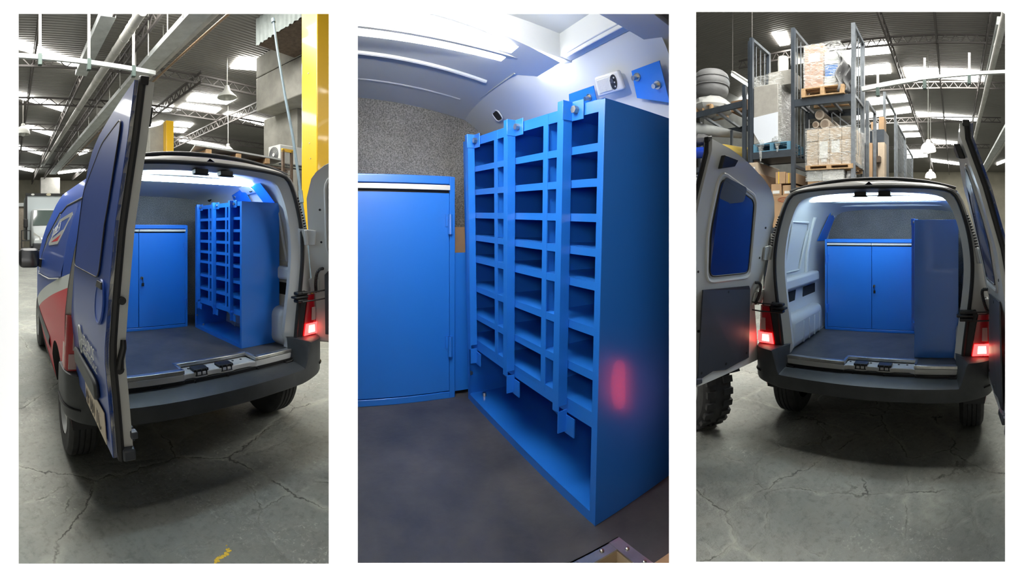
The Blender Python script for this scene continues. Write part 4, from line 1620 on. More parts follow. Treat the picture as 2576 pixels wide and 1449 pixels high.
    c = (P[0] + P[1] + P[2] + P[3]) / 4
    lm = thing(H2, 'dome_lamp', 'white rectangular interior lamp with ribbed lens and black switch, between blue plates', 'lamp', c)
    nrm = (P[1] - P[0]).cross(P[2] - P[0]).normalized()
    if nrm.x > 0:
        nrm = -nrm
    mb = MB()
    mb.prism(P, nrm * 0.022)
    part('housing', mb, M['white'], lm, bev=0.008, seg=3)
    ux, uy = (P[1] - P[0]), (P[3] - P[0])
    at = lambda u, v, h=0.022: P[0] + ux * u + uy * v + nrm * h
    mb = MB()
    mb.prism([at(0.12, 0.16), at(0.70, 0.16), at(0.70, 0.84), at(0.12, 0.84)], nrm * 0.004)
    lens = part('lens', mb, M['lens_frost'], lm, bev=0.002)
    mb = MB()
    for k in range(11):
        u = 0.15 + 0.05 * k
        mb.bar(at(u, 0.2, 0.0262), at(u, 0.8, 0.0262), 0.0012, 0.0015, nrm)
    part('lens_rib', mb, M['white'], lens, sm=False)['kind'] = 'stuff'
    mb = MB()
    mb.prism([at(0.80 + 0.12 * math.cos(2 * PI * i / 16), 0.48 + 0.36 * math.sin(2 * PI * i / 16)) for i in range(16)], nrm * 0.005)
    sw = part('switch', mb, M['black'], lm)
    for v in (0.28, 0.5, 0.70):
        mb = MB()
        mb.cyl(at(0.86, v, 0.027), at(0.86, v, 0.029), 0.003, 8)
        part('switch_mark', mb, M['white'], sw)
    mb = MB()
    mb.cyl(at(0.78, 0.4, 0.027), at(0.78, 0.4, 0.032), 0.009, 12)
    part('rocker', mb, M['card'], sw)
    # small things in the corner
    make_shelf(H2, 0.776, 0.885, 1.894, 0.36, ZF, 1.265, 'tall blue pigeonhole shelf close up, with dome lamp on the wall above it', (0.98, 1.025, 0.03, -0.022))
    make_cabinet(H2, 0.168, 0.734, 1.934, 0.20, ZF, 1.123, 0.1925, 'blue steel cabinet door with white handle strip, under the grey carpet bulkhead', lock=False)
    mb = MB()
    mb.box(0.735, 0.84, 1.96, 1.975, ZF + 0.02, 1.385)
    mb.box(0.735, 0.738, 1.945, 1.96, ZF + 0.02, 1.385)
    solo(H2, 'filler_panel', mb, M['blue_cab'], 'narrow blue filler panel between cabinet side and pigeonhole shelf', 'panel', bev=0.001)
    mb = MB()
    mb.box(0.736, 0.90, 2.06, 2.148, ZF, 1.52)
    solo(H2, 'carton', mb, M['cardboard'], 'slim brown carton standing behind the gap between cabinet and shelf', 'box', bev=0.003)
    # aluminium edged tray at the tail
    zt = 0.745
    C, L_, R_ = H2.Z(1555, 1350, zt), H2.Z(1430, 1416, zt), H2.Z(1645, 1418, zt)
    u, v = (L_ - C).normalized(), (R_ - C).normalized()
    lu, lv = 0.17, 0.12
    cr = thing(H2, 'edged_tray', 'aluminium edged plywood tray corner on the black floor mat', 'tray', (C.x, C.y, ZF))
    wdt = 0.03
    up = Vector((0, 0, 1))

    def Q(a, b, z):
        p = C + u * a + v * b
        return Vector((p.x, p.y, z))
    mb = MB()
    mb.prism([Q(0, 0, zt), Q(lu, 0, zt), Q(lu, wdt, zt), Q(0, wdt, zt)], (0, 0, -0.004))
    mb.prism([Q(0, 0, ZF), Q(lu, 0, ZF), Q(lu, 0, zt), Q(0, 0, zt)], v * 0.004)
    part('edge_strip', mb, M['alu'], cr, sm=False)
    mb = MB()
    mb.prism([Q(0, wdt * 0.1, zt + 0.001), Q(0, lv, zt + 0.001), Q(wdt, lv, zt + 0.001), Q(wdt, wdt * 0.1, zt + 0.001)], (0, 0, -0.004))
    mb.prism([Q(0, 0, ZF), Q(0, lv, ZF), Q(0, lv, zt), Q(0, 0, zt)], u * 0.004)
    part('edge_strip', mb, M['alu'], cr, sm=False)
    mb = MB()
    mb.prism([Q(wdt, wdt, ZF + 0.05), Q(lu, wdt, ZF + 0.05), Q(lu, lv, ZF + 0.05), Q(wdt, lv, ZF + 0.05)], (0, 0, 0.008))
    mb.prism([Q(wdt, wdt, ZF + 0.05), Q(lu, wdt, ZF + 0.05), Q(lu, wdt, zt - 0.004), Q(wdt, wdt, zt - 0.004)], v * -0.002)
    mb.prism([Q(wdt, wdt, ZF + 0.05), Q(wdt, lv, ZF + 0.05), Q(wdt, lv, zt - 0.004), Q(wdt, wdt, zt - 0.004)], u * -0.002)
    part('plywood_bed', mb, M['ply'], cr, sm=False)
    for a, b in ((0.06, 0.013), (0.012, 0.045), (0.012, 0.10), (0.13, 0.013)):
        mb = MB()
        mb.ball(Q(a, b, zt + 0.001), 0.006, 0.006, 0.004, 10, 6)
        part('tray_screw', mb, M['steel'], cr)
    mb = MB()
    p0, p1, p2 = H2.Z(1640, 1418, 0.72), H2.Z(1690, 1384, 0.72), H2.Z(1690, 1420, 0.72)
    mb.prism([(p.x, p.y, 0.66) for p in (p0, p1, p1 + (p2 - p0) * 0.9, p2)], (0, 0, 0.06))
    solo(H2, 'wood_batten', mb, M['wood'], 'end of a wooden batten at the lower right corner beside the edged tray', 'batten', bev=0.003)
    # tail lamp of this van on its right-hand pillar, just outside the opening
    tl = thing(H2, 'tail_pillar', 'white tail pillar carrying a lit red lamp near the shelf end', 'pillar', (1.02, 0.745, ZF))
    mb = MB()
    mb.box(1.0, 1.016, 0.738, 0.765, ZF, 1.9)
    part('post', mb, M['van_white'], tl, bev=0.006)
    mb = MB()
    mb.prism([(0.978 + 0.033 * math.cos(2 * PI * i / 18), 0.748, 0.965 + 0.085 * math.sin(2 * PI * i / 18)) for i in range(18)], (0, 0.018, 0))
    part('lit_lens', mb, M['tail_on2'], tl, bev=0.003)


M['led2'] = emit('led_rail_glow', (1.0, 0.98, 0.95), 30.0)
M['fill_glow'] = emit('fill_bar', (1.0, 0.97, 0.92), 170.0)
M['tail_on2'] = emit('tail_bulb_glow', (1.0, 0.06, 0.05), 7.0)
M['lens_frost'] = mat('frosted_lens', (0.7, 0.7, 0.66), 0.25, bump=0.2, bscale=160)
M['ply'] = mat('plywood', (0.62, 0.5, 0.33), 0.6, var=0.1, vscale=6)
hold()


def mid_roof():
    mb = MB()
    v = []
    n = 12
    for z in (5.5, 5.58):
        for r in (0.9, 9.0):
            for i in range(n + 1):
                t = lerp(-0.435, 0.435, i / n)
                v.append((r * math.sin(t), r * math.cos(t), z))
    k = n + 1
    fs = []
    for i in range(n):
        fs += [[i, i + 1, k + i + 1, k + i], [2 * k + i, 3 * k + i, 3 * k + i + 1, 2 * k + i + 1]]
    mb.add(v, fs)
    solo(W0, 'ceiling_middle', mb, M['roof'], kind='structure', sm=False)
    mb = MB()
    mb.box(-5.0, 5.0, -4.0, 0.88, 5.5, 5.58)
    solo(W0, 'ceiling_rear', mb, M['roof'], kind='structure', sm=False)


mid_roof()


# ================================================================== left bay: the hall behind the van with the badge
def sector(fr, name, a0, a1, r0, r1, z0, z1, m, n=16):
    mb = MB()
    v = []
    for z in (z0, z1):
        for r in (r0, r1):
            for i in range(n + 1):
                t = lerp(a0, a1, i / n)
                v.append((r * math.sin(t), r * math.cos(t), z))
    k = n + 1
    fs = []
    for i in range(n):
        fs += [[i, i + 1, k + i + 1, k + i], [2 * k + i, 3 * k + i, 3 * k + i + 1, 2 * k + i + 1],
               [i, 2 * k + i, 2 * k + i + 1, i + 1], [k + i, k + i + 1, 3 * k + i + 1, 3 * k + i]]
    fs += [[0, k, 3 * k, 2 * k], [n, 2 * k + n, 3 * k + n, k + n]]
    mb.add(v, fs)
    return solo(fr, name, mb, m, kind='structure', sm=False)


def skylights(fr, quads, z, tag_name='window', start=1):
    for i, q in enumerate(quads):
        P = [fr.Z(x, y, z) for x, y in q]
        mb = MB()
        mb.prism(P, (0, 0, 0.03))
        o = solo(fr, 'window_%d' % (start + i), mb, M['skylight'], kind='structure', sm=False)


def truss(fr, name, p, q, h, m, bays):
    """lattice girder between two points: chords and zigzag web"""
    mb = MB()
    p, q = vec(p), vec(q)
    dz = Vector((0, 0, h))
    mb.bar(p, q, 0.045, 0.045)
    mb.bar(p + dz, q + dz, 0.045, 0.045)
    for i in range(bays):
        a = p.lerp(q, i / bays)
        b = p.lerp(q, (i + 0.5) / bays) + dz
        c = p.lerp(q, (i + 1) / bays)
        mb.bar(a, b, 0.022, 0.022)
        mb.bar(b, c, 0.022, 0.022)
    return solo(fr, name, mb, m, kind='structure', sm=False)


def pendant(fr, c, r, ztop, label, glow, conical=False, group='pendant lamps in the hall'):
    g = thing(fr, 'pendant_lamp', label, 'lamp', c, group)
    mb = MB()
    if conical:
        prof = [(0.04, 0.62 * r * 2), (0.06, 0.55 * r * 2), (0.35 * r, 0.36 * r * 2), (r, 0.02), (r * 1.02, 0.0), (r * 0.98, 0.0), (0.33 * r, 0.34 * r * 2), (0.03, 0.5 * r * 2)]
    else:
        prof = [(0.05, 1.5 * r), (0.07, 1.3 * r), (0.3 * r, 1.15 * r), (0.66 * r, 0.95 * r), (0.9 * r, 0.6 * r), (r, 0.1 * r), (r * 1.0, 0), (0.96 * r, 0), (0.86 * r, 0.55 * r), (0.3 * r, 1.05 * r), (0, 1.1 * r)]
    mb.lathe(prof, c, 'Z', 24)
    part('lamp_shade', mb, M['lamp_glow'] if glow else M['lamp_white'], g)
    mb = MB()
    mb.ball(vec(c) + Vector((0, 0, 0.12 * r)), 0.32 * r, 0.32 * r, 0.42 * r, 12, 8)
    part('bulb', mb, M['lamp_glow'] if glow else M['lamp_white'], g)
    mb = MB()
    mb.cyl((c[0], c[1], c[2] + 1.2 * r), (c[0], c[1], ztop), 0.014, 6)
    part('rod', mb, M['pipe'], g)
    return g


def hall_left():
    fr = H1
    ZR = 5.5
    sector(fr, 'ceiling_left', -0.31, 0.80, 0.9, 36, ZR, ZR + 0.08, M['roof'])
    mb = MB()
    mb.box(-6, 24, 33.0, 33.3, 0, 6.5)
    solo(fr, 'wall_left_end', mb, M['plaster'], kind='structure', sm=False)
    mb = MB()
    mb.box(-4.2, -4.0, -2.5, 33.0, 0, 5.5)
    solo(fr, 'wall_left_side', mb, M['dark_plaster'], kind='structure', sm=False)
    q = [
        [(47, 103), (130, 134), (128, 150), (47, 125)], [(130, 134), (212, 163), (207, 179), (128, 150)],
        [(47, 234), (160, 270), (157, 281), (47, 248)], [(66, 314), (131, 334), (128, 342), (66, 324)],
        [(47, 367), (107, 385), (104, 390), (47, 375)], [(47, 419), (86, 428), (82, 433), (47, 426)],
        [(336, 271), (437, 267), (429, 281), (336, 285)], [(580, 173), (603, 147), (672, 152), (660, 179)],
        [(470, 255), (487, 237), (594, 250), (570, 263)], [(445, 276), (462, 263), (556, 275), (541, 286)],
        [(562, 291), (576, 283), (680, 306), (680, 321)], [(448, 355), (456, 346), (566, 371), (556, 377)],
        [(434, 317), (442, 308), (486, 313), (478, 321)], [(318, 348), (322, 340), (376, 344), (370, 352)],
        [(318, 366), (322, 361), (376, 366), (370, 373)], [(318, 376), (320, 372), (376, 378), (372, 384)],
        [(258, 288), (276, 272), (282, 276), (264, 292)], [(196, 386), (220, 378), (224, 383), (200, 391)],
        [(146, 433), (215, 425), (215, 430), (146, 438)],
        [(362, 324), (366, 318), (410, 306), (404, 315)], [(380, 331), (386, 325), (470, 327), (462, 334)],
    ]
    skylights(fr, q, ZR - 0.04, start=1)
    # the same rooflights go on overhead, toward and past the camera's end of the bay
    for i, (x0, x1, y0) in enumerate(((-3.8, -1.4, 10.5), (-1.2, 1.5, 5.6), (2.2, 3.4, 5.5), (-0.6, 1.8, 2.4), (-0.8, 1.5, 4.0), (2.0, 2.8, 3.5))):
        mb = MB()
        mb.box(x0, x1, y0, y0 + 1.0, ZR - 0.04, ZR - 0.01)
        solo(fr, 'window_%d' % (22 + i), mb, M['skylight'], kind='structure', sm=False)
    for i, (p, r) in enumerate([((0.55, 6.7, 5.2), (0.5, 32, 5.2)), ((1.75, 6.6, 5.05), (1.72, 32, 5.05)), ((2.55, 6.3, 5.1), (2.45, 32, 5.1)), ((6.9, 8.2, 4.95), (6.9, 30, 4.95)), ((4.6, 9, 5.1), (4.6, 30, 5.1))]):
        truss(fr, 'trim_%d' % (i + 1), p, r, 0.24, M['truss'], 60)
    for i, y in enumerate((9.2, 12.0, 15, 19, 24)):
        truss(fr, 'trim_%d' % (i + 6), (-1.2, y, 5.12), (y * 0.95, y, 5.12), 0.2, M['truss'], 24)
    # gutter, big duct, cable tray with conduit, cross bar
    mb = MB()
    mb.prism([(1.52, 6.7, 5.02), (1.80, 6.7, 5.02), (1.78, 6.7, 5.2), (1.54, 6.7, 5.2)], (0, 2.7, 0))
    solo(fr, 'roof_gutter', mb, M['pale_steel'], 'pale translucent gutter length under the roof beside the round duct', 'gutter', bev=0.01)
    g = thing(fr, 'round_duct', 'long round grey duct running under the roof toward the far wall', 'duct', (2.0, 6.2, 4.8))
    a, b = Vector((2.0, 5.9, 4.76)), Vector((1.98, 26, 5.36))
    mb = MB()
    mb.tube([a, b], 0.086, 16)
    part('duct', mb, M['pipe'], g)
    for k in range(14):
        t = (k + 0.5) / 14
        c = a.lerp(b, t * t * 0.9 + 0.02)
        mb = MB()
        mb.tube([c, c + (b - a).normalized() * 0.05], 0.091, 16)
        part('duct_joint', mb, M['pipe'], g)
    g = thing(fr, 'cable_tray', 'grey cable tray hung on thin rods above the left van door', 'tray', (2.85, 5.5, 4.6))
    mb = MB()
    mb.hexa([(2.55, 4.9, 4.56), (2.85, 4.9, 4.56), (2.85, 26, 5.0), (2.55, 26, 5.0), (2.55, 4.9, 4.66), (2.85, 4.9, 4.66), (2.85, 26, 5.1), (2.55, 26, 5.1)])
    part('tray_channel', mb, M['pale_steel'], g, sm=False)
    mb = MB()
    mb.tube([(2.93, 4.9, 4.62), (2.93, 26, 5.04)], 0.055, 12)
    part('tray_pipe', mb, M['pipe'], g)
    mb = MB()
    mb.tube([(3.08, 4.9, 4.58), (3.08, 26, 5.02)], 0.022, 8)
    part('conduit', mb, M['copper'], g)
    for k in range(12):
        y = 5.6 * 1.13 ** k
        mb = MB()
        zz = 4.6 + (y - 4.9) * 0.021
        mb.cyl((2.54 + 0.05 * (k % 2), y, zz), (2.54 + 0.05 * (k % 2), y, ZR - 0.005), 0.010, 6)
        part('tray_rod', mb, M['pipe'], g)
        if k % 2 == 0:
            mb = MB()
            mb.cyl((3.0, y + 0.4, zz + 0.05), (3.0, y + 0.4, ZR - 0.005), 0.010, 6)
            part('tray_rod', mb, M['pipe'], g)
    g = thing(fr, 'cross_bar', 'grey tubular bar crossing under the roof with dark green clamps', 'bar', (1.1, 7.0, 4.3))
    mb = MB()
    mb.bar((-0.35, 7.0, 4.42), (2.62, 7.0, 4.28), 0.06, 0.075)
    part('bar', mb, M['pale_steel'], g, sm=False)
    for x in (0.52, 1.38, 2.2):
        mb = MB()
        zz = 4.42 - (x + 0.35) * 0.0471
        mb.box(x - 0.035, x + 0.035, 6.955, 7.045, zz - 0.14, zz + 0.06)
        part('clamp', mb, M['clamp'], g, bev=0.006)
        mb = MB()
        mb.box(x - 0.025, x + 0.025, 6.99, 7.01, zz + 0.06, ZR)
        part('hanger', mb, M['pipe'], g, sm=False)
    # pendant lamps
    pendant(fr, fr.Y(58, 338, 12.5), 0.22, ZR, 'white dome pendant lamp hanging at the far left of the left-hand hall', False)
    pendant(fr, fr.Y(571, 246, 8.3), 0.235, ZR, 'grey conical pendant lamp with bare bulb over the blue and red van', False, True)
    pendant(fr, fr.Y(574, 378, 11.5), 0.17, ZR, 'small grey pendant lamp on a long rod just above the board stack', False, True)
    # lift columns
    mb = MB()
    mb.box(3.50, 3.78, 3.70, 4.00, 0, 4.6)
    c = solo(fr, 'lift_column', mb, M['yellow'], 'big glossy yellow lift column with blue pole leaning before it', 'column', 'yellow lift columns', bev=0.012)
    for k, z in enumerate((0.9, 1.6, 2.3, 2.5, 3.4)):
        mb = MB()
        mb.cyl((3.50, 3.78 + 0.02 * k, z), (3.492, 3.78 + 0.02 * k, z), 0.008, 8)
        mb2 = part('column_bolt', mb, M['steel'], c)
    mb = MB()
    mb.box(3.86, 4.5, 3.95, 4.15, 0, 4.6)
    solo(fr, 'partition_post', mb, M['card'], 'blue grey steel post behind the big yellow column', 'post', bev=0.01)
    P = fr.Y(424, 392, 9.2)
    mb = MB()
    top = fr.Y(424, 303, 9.2).z
    mb.box(P.x - 0.06, P.x + 0.14, 9.2, 9.4, 0, top)
    solo(fr, 'lift_column', mb, M['yellow'], 'small distant yellow lift column beside a pale concrete slab', 'column', 'yellow lift columns', bev=0.01)
    x0, x1 = fr.Y(376, 320, 9.45).x, fr.Y(413, 320, 9.45).x
    mb = MB()
    mb.prism([(x0, 9.45, 0), (x1, 9.45, 0), (x1, 9.45, top - 0.02), (x0, 9.45, top - 0.16)], (0, 0.3, 0))
    solo(fr, 'concrete_slab', mb, M['concrete'], 'pale upright concrete slab beside the small yellow column', 'slab', bev=0.02)
    # mezzanine edge with corrugated facing, concrete beam, wall and window
    g = thing(fr, 'mezzanine', 'overhead mezzanine edge faced with white corrugated sheet', 'mezzanine', (5.2, 5.5, 4.9))
    mb = MB()
    mb.box(4.53, 7.0, 4.6, 6.45, 4.98, 5.45)
    part('slab', mb, M['wood_old'], g, sm=False)
    mb = MB()
    n = 60
    A, B_ = [], []
    rnd = random.Random(4)
    for i in range(n + 1):
        y = lerp(4.6, 6.5, i / n)
        x = 4.51 - (0.022 if (i // 2) % 2 else 0)
        A.append((x, y, 4.97 + rnd.uniform(-0.012, 0.012)))
        B_.append((x, y, 5.49))
    mb.strip(A, B_)
    part('corrugated_facing', mb, M['pale_sheet'], g, sm=False)
    mb = MB()
    mb.box(5.45, 6.2, 5.6, 7.85, 4.17, 4.95)
    mb.box(5.45, 6.2, 5.6, 7.85, 4.97, 5.44)
    solo(fr, 'trim_20', mb, M['concrete'], kind='structure', bev=0.02)
    mb = MB()
    mb.box(6.0, 7.2, 7.0, 8.3, 0, 4.17)
    mb.box(6.4, 7.2, 5.8, 7.0, 0, 4.17)
    solo(fr, 'wall_right_return', mb, M['concrete'], kind='structure', bev=0.01)
    w = thing(fr, 'window_40', None, None, (6.38, 6.4, 2.6))
    w['kind'] = 'structure'
    mb = MB()
    for (a_, b_) in (((6.38, 6.15, 2.9), (6.38, 6.15, 3.95)), ((6.38, 6.75, 2.9), (6.38, 6.75, 3.95)), ((6.38, 6.15, 2.9), (6.38, 6.75, 2.9)), ((6.38, 6.15, 3.95), (6.38, 6.75, 3.95))):
        mb.bar(a_, b_, 0.05, 0.05)
    part('window_frame', mb, M['pale_steel'], w, sm=False)
    mb = MB()
    mb.box(6.375, 6.39, 6.15, 6.75, 2.9, 3.95)
    part('window_pane', mb, M['glass_dark'], w, sm=False)
    # outdoor unit of the air conditioner
    a0 = fr.Y(703, 392, 6.5)
    g = thing(fr, 'air_conditioner', 'white air conditioner condenser with round fan grille on the concrete wall', 'air conditioner', (a0.x, 6.5, a0.z - 0.2))
    mb = MB()
    mb.box(a0.x - 0.12, a0.x + 0.5, 6.34, 6.72, a0.z - 0.18, a0.z + 0.2)
    part('casing', mb, M['lamp_white'], g, bev=0.02)
    for r in (0.05, 0.075, 0.1, 0.125, 0.15):
        mb = MB()
        mb.tube([(a0.x - 0.125, 6.53 + r * math.cos(2 * PI * i / 22), a0.z + 0.01 + r * math.sin(2 * PI * i / 22)) for i in range(22)], 0.006, 5, closed=True)
        part('grille_ring', mb, M['card'], g)
    mb = MB()
    mb.cyl((a0.x - 0.122, 6.53, a0.z + 0.01), (a0.x - 0.135, 6.53, a0.z + 0.01), 0.035, 14)
    part('fan_hub', mb, M['lamp_white'], g)
    mb = MB()
    for y in (6.38, 6.68):
        mb.bar((a0.x - 0.1, y, a0.z - 0.19), (6.4, y, a0.z - 0.19), 0.03, 0.03)
    part('bracket', mb, M['rack'], g, sm=False)
    # wire cage by the column
    g = thing(fr, 'wire_cage', 'brown framed wire mesh cage between air conditioner and yellow column', 'cage', (4.3, 5.0, 0))
    c0, c1 = fr.Y(712, 380, 5.0), fr.Y(733, 380, 5.0)
    zt = c0.z + 0.02
    for x in (c0.x, c1.x):
        mb = MB()
        mb.box(x - 0.02, x + 0.02, 4.98, 5.02, 0, zt)
        part('cage_post', mb, M['wood_old'], g, sm=False)
    mb = MB()
    mb.box(c0.x - 0.02, c1.x + 0.02, 4.98, 5.02, zt - 0.03, zt + 0.02)
    part('cage_rail', mb, M['yellow'], g, sm=False)
    mb = MB()
    for k in range(1, 6):
        x = lerp(c0.x, c1.x, k / 6)
        mb.bar((x, 5.0, 0.1), (x, 5.0, zt), 0.006, 0.006)
    for k in range(28):
        z = 0.1 + k * 0.08
        if z < zt:
            mb.bar((c0.x, 5.0, z), (c1.x, 5.0, z), 0.006, 0.006)
    part('wire_mesh', mb, M['truss'], g, sm=False)['kind'] = 'stuff'
    # blue pole leaning before the column
    g = thing(fr, 'leaning_pole', 'thin blue pole with couplings leaning in front of the yellow column', 'pole', (3.2, 3.3, 0))
    pts = [fr.Y(687, 46, 3.9), fr.Y(697, 120, 3.8), fr.Y(716, 235, 3.65), fr.Y(736, 340, 3.5), fr.Y(752, 450, 3.4), fr.Y(759, 510, 3.35), fr.Y(772, 600, 3.3), fr.Y(800, 860, 3.2)]
    pts[-1].z = 0.0
    mb = MB()
    mb.tube(pts, 0.016, 8)
    part('pole', mb, M['hose'], g)
    for a_, b_ in ((pts[4].lerp(pts[5], 0.5), pts[5]), (pts[0].lerp(pts[1], 0.02), pts[0].lerp(pts[1], 0.14))):
        mb = MB()
        mb.cyl(a_, b_, 0.025, 10)
        part('coupling', mb, M['hose'], g)
    # boards and pallet on a timber rack behind the van
    g = thing(fr, 'board_stack', 'stack of old boards and a pale sheet seen above the van roof', 'boards', (4.0, 6.0, 0))
    za = fr.Y(580, 380, 6.2).z
    xl, xr = fr.Y(478, 385, 6.2).x, fr.Y(686, 385, 6.2).x
    mb = MB()
    mb.prism([(xl, 6.0, za - 0.02), (xr + 0.1, 6.0, za - 0.10), (xr + 0.3, 6.9, za - 0.10), (xl + 0.3, 6.9, za + 0.0)], (0, 0, 0.03))
    part('pale_sheet', mb, M['pale_steel'], g, sm=False)
    for t in (0.12, 0.46, 0.82):
        x = lerp(xl, xr, t)
        mb = MB()
        mb.box(x, x + 0.10, 6.0, 6.8, za - 0.19, za - 0.05 - 0.05 * t)
        part('bearer', mb, M['wood'], g, bev=0.004)
    for k in range(3):
        mb = MB()
        mb.prism([(xl - 0.15 + 0.1 * k, 5.98 + 0.02 * k, za - 0.23 - 0.05 * k), (xr + 0.25 - 0.05 * k, 5.98, za - 0.27 - 0.05 * k), (xr + 0.25, 6.7, za - 0.27 - 0.05 * k), (xl - 0.1, 6.7, za - 0.23 - 0.05 * k)], (0, 0, 0.035))
        part('board', mb, M['wood_old'], g, sm=False)
    for x in (xl + 0.1, xr - 0.1):
        for y in (6.1, 6.6):
            mb = MB()
            mb.box(x, x + 0.08, y, y + 0.08, 0, za - 0.33)
            part('leg', mb, M['wood_old'], g, sm=False)
    # motorhome nosing toward us
    truck(fr)
    # grey frame stand, partition panel
    g = thing(fr, 'metal_stand', 'dark slim metal frame stand left of the white truck', 'stand', (0.75, 18.5, 0))
    for x in (0.52, 0.92):
        for y in (18.4, 18.8):
            mb = MB()
            mb.box(x, x + 0.035, y, y + 0.035, 0, 1.38)
            part('leg', mb, M['black'], g, sm=False)
    for z in (0.55, 0.9, 1.36):
        mb = MB()
        mb.box(0.52, 0.955, 18.4, 18.835, z, z + 0.035)
        part('stand_tier', mb, M['black'], g, sm=False)
    mb = MB()
    mb.box(-0.4, 1.0, 29.0, 29.1, 0, 3.1)
    solo(fr, 'roller_door', mb, M['straw'], 'beige roller shutter beyond the dark stand, left of white truck', 'shutter')
    mb = MB()
    mb.box(-0.5, 1.1, 28.9, 29.2, 3.1, 3.35)
    solo(fr, 'shutter_box', mb, M['pale_steel'], 'pale roller box on top of the beige shutter', 'box')
    mb = MB()
    mb.box(2.2, 3.6, 29, 30, 3.6, 5.2)
    mb.box(2.5, 3.1, 29, 30, 3.3, 3.6)
    solo(fr, 'ventilation_unit', mb, M['pipe'], 'grey ventilation unit on the far wall above the white truck', 'ventilation unit', bev=0.03)
    # drips of yellow paint on the slab
    rnd = random.Random(3)
    mb = MB()
    for k in range(34):
        t = rnd.random()
        p = fr.Z(lerp(568, 553, t) + rnd.gauss(0, 3.5) + 10 * math.sin(t * 5), lerp(1372, 1416, t), 0.0)
        r = rnd.uniform(0.002, 0.008)
        mb.lathe([(0, 0.002), (r * 0.7, 0.0018), (r, 0.0003)], (p.x, p.y, 0.0), 'Z', 8)
    o = solo(fr, 'paint_drips', mb, M['yellow_tape'], 'trail of dried yellow paint drips on the concrete floor', 'paint')
    o['kind'] = 'stuff'


def truck(fr):
    Y0 = 22.0
    xc = 2.05
    g = thing(fr, 'truck', 'white box truck facing forward at the back of the left-hand hall', 'truck', (xc, Y0, 0))
    mb = MB()
    mb.box(xc - 1.12, xc + 1.12, Y0 + 1.1, Y0 + 5.5, 0.85, 3.45)
    part('cargo_box', mb, M['box_white'], g, bev=0.02)
    mb = MB()
    for (x0, x1, z0, z1) in ((-1.16, 1.16, 3.36, 3.5), (-1.16, -1.06, 0.8, 3.4), (1.06, 1.16, 0.8, 3.4)):
        mb.box(xc + x0, xc + x1, Y0 + 1.02, Y0 + 1.14, z0, z1)
    part('box_edging', mb, M['black'], g, sm=False)
    mb = MB()
    sec = [(Y0 + 1.1, 0.5, 2.6, 0.92), (Y0 + 0.75, 0.5, 2.58, 0.90), (Y0 + 0.15, 0.5, 1.62, 0.94), (Y0 - 0.55, 0.55, 1.28, 0.88), (Y0 - 0.78, 0.6, 1.0, 0.78)]

    def cab(a, b):
        i = int(round(a * 4))
        y, z0, z1, hw = sec[i]
        pr = [(-1, z0), (-1, lerp(z0, z1, 0.6)), (-0.93, lerp(z0, z1, 0.93)), (-0.8, z1), (0, z1 + 0.04), (0.8, z1), (0.93, lerp(z0, z1, 0.93)), (1, lerp(z0, z1, 0.6)), (1, z0)]
        x, z = pr[int(round(b * 8))]
        return (xc + x * hw, y, z)
    mb.grid(cab, 4, 8)
    mb.prism([cab(1, i / 8) for i in range(9)], (0, 0.01, 0))
    part('cab', mb, M['truck_white'], g, ang=50)
    mb = MB()
    mb.prism([(xc - 0.80, Y0 + 0.14, 1.66), (xc + 0.80, Y0 + 0.14, 1.66), (xc + 0.72, Y0 + 0.70, 2.5), (xc - 0.72, Y0 + 0.70, 2.5)], (0, -0.03, 0.02))
    part('windscreen', mb, M['truck_glass'], g, bev=0.01)
    for s in (-1, 1):
        mb = MB()
        mb.prism([(xc + s * 0.80, Y0 - 0.62, 0.92), (xc + s * 0.40, Y0 - 0.80, 0.90), (xc + s * 0.46, Y0 - 0.78, 1.06), (xc + s * 0.80, Y0 - 0.58, 1.3)], (0, -0.03, 0))
        part('headlamp', mb, M['lens_frost'], g, bev=0.01)
        mb = MB()
        mb.obox((xc + s * 1.18, Y0 + 0.35, 1.78), (0.24, 0.14, 0.48))
        part('door_mirror', mb, M['black'], g, bev=0.04)
        mb = MB()
        mb.lathe([(0.2, 0), (0.33, 0.01), (0.35, 0.04), (0.35, 0.2), (0.33, 0.23), (0.2, 0.23)], (xc + s * 0.85 - 0.11, Y0, 0.35), 'X', 24)
        part('wheel', mb, M['tyre'], g)
    mb = MB()
    mb.prism([(xc - 0.38, Y0 - 0.82, 0.86), (xc + 0.38, Y0 - 0.82, 0.86), (xc + 0.30, Y0 - 0.80, 1.1), (xc - 0.30, Y0 - 0.80, 1.1)], (0, -0.02, 0))
    part('grille', mb, M['black'], g, sm=False)
    mb = MB()
    mb.tube([(xc + 0.12 * math.cos(2 * PI * i / 20), Y0 - 0.86, 1.0 + 0.12 * math.sin(2 * PI * i / 20)) for i in range(20)], 0.012, 6, closed=True)
    for k in range(3):
        a = PI / 2 + k * 2 * PI / 3
        mb.bar((xc, Y0 - 0.86, 1.0), (xc + 0.12 * math.cos(a), Y0 - 0.86, 1.0 + 0.12 * math.sin(a)), 0.02, 0.02)
    part('emblem', mb, M['alu'], g)
    mb = MB()
    mb.box(xc - 0.86, xc + 0.86, Y0 - 0.84, Y0 - 0.3, 0.35, 0.72)
    part('bumper', mb, M['bumper'], g, bev=0.06)
    for x, m, r in ((-0.75, M['paper'], 0.1), (0.15, M['badge'], 0.14)):
        mb = MB()
        mb.lathe([(0, -0.012), (r, -0.01), (r, 0)], (xc + x, Y0 + 1.015, 3.43), 'Y', 18)
        for v in mb.v:
            v.z = 3.43 + (v.z - 3.43) * 0.55
        part('round_badge', mb, m, g)


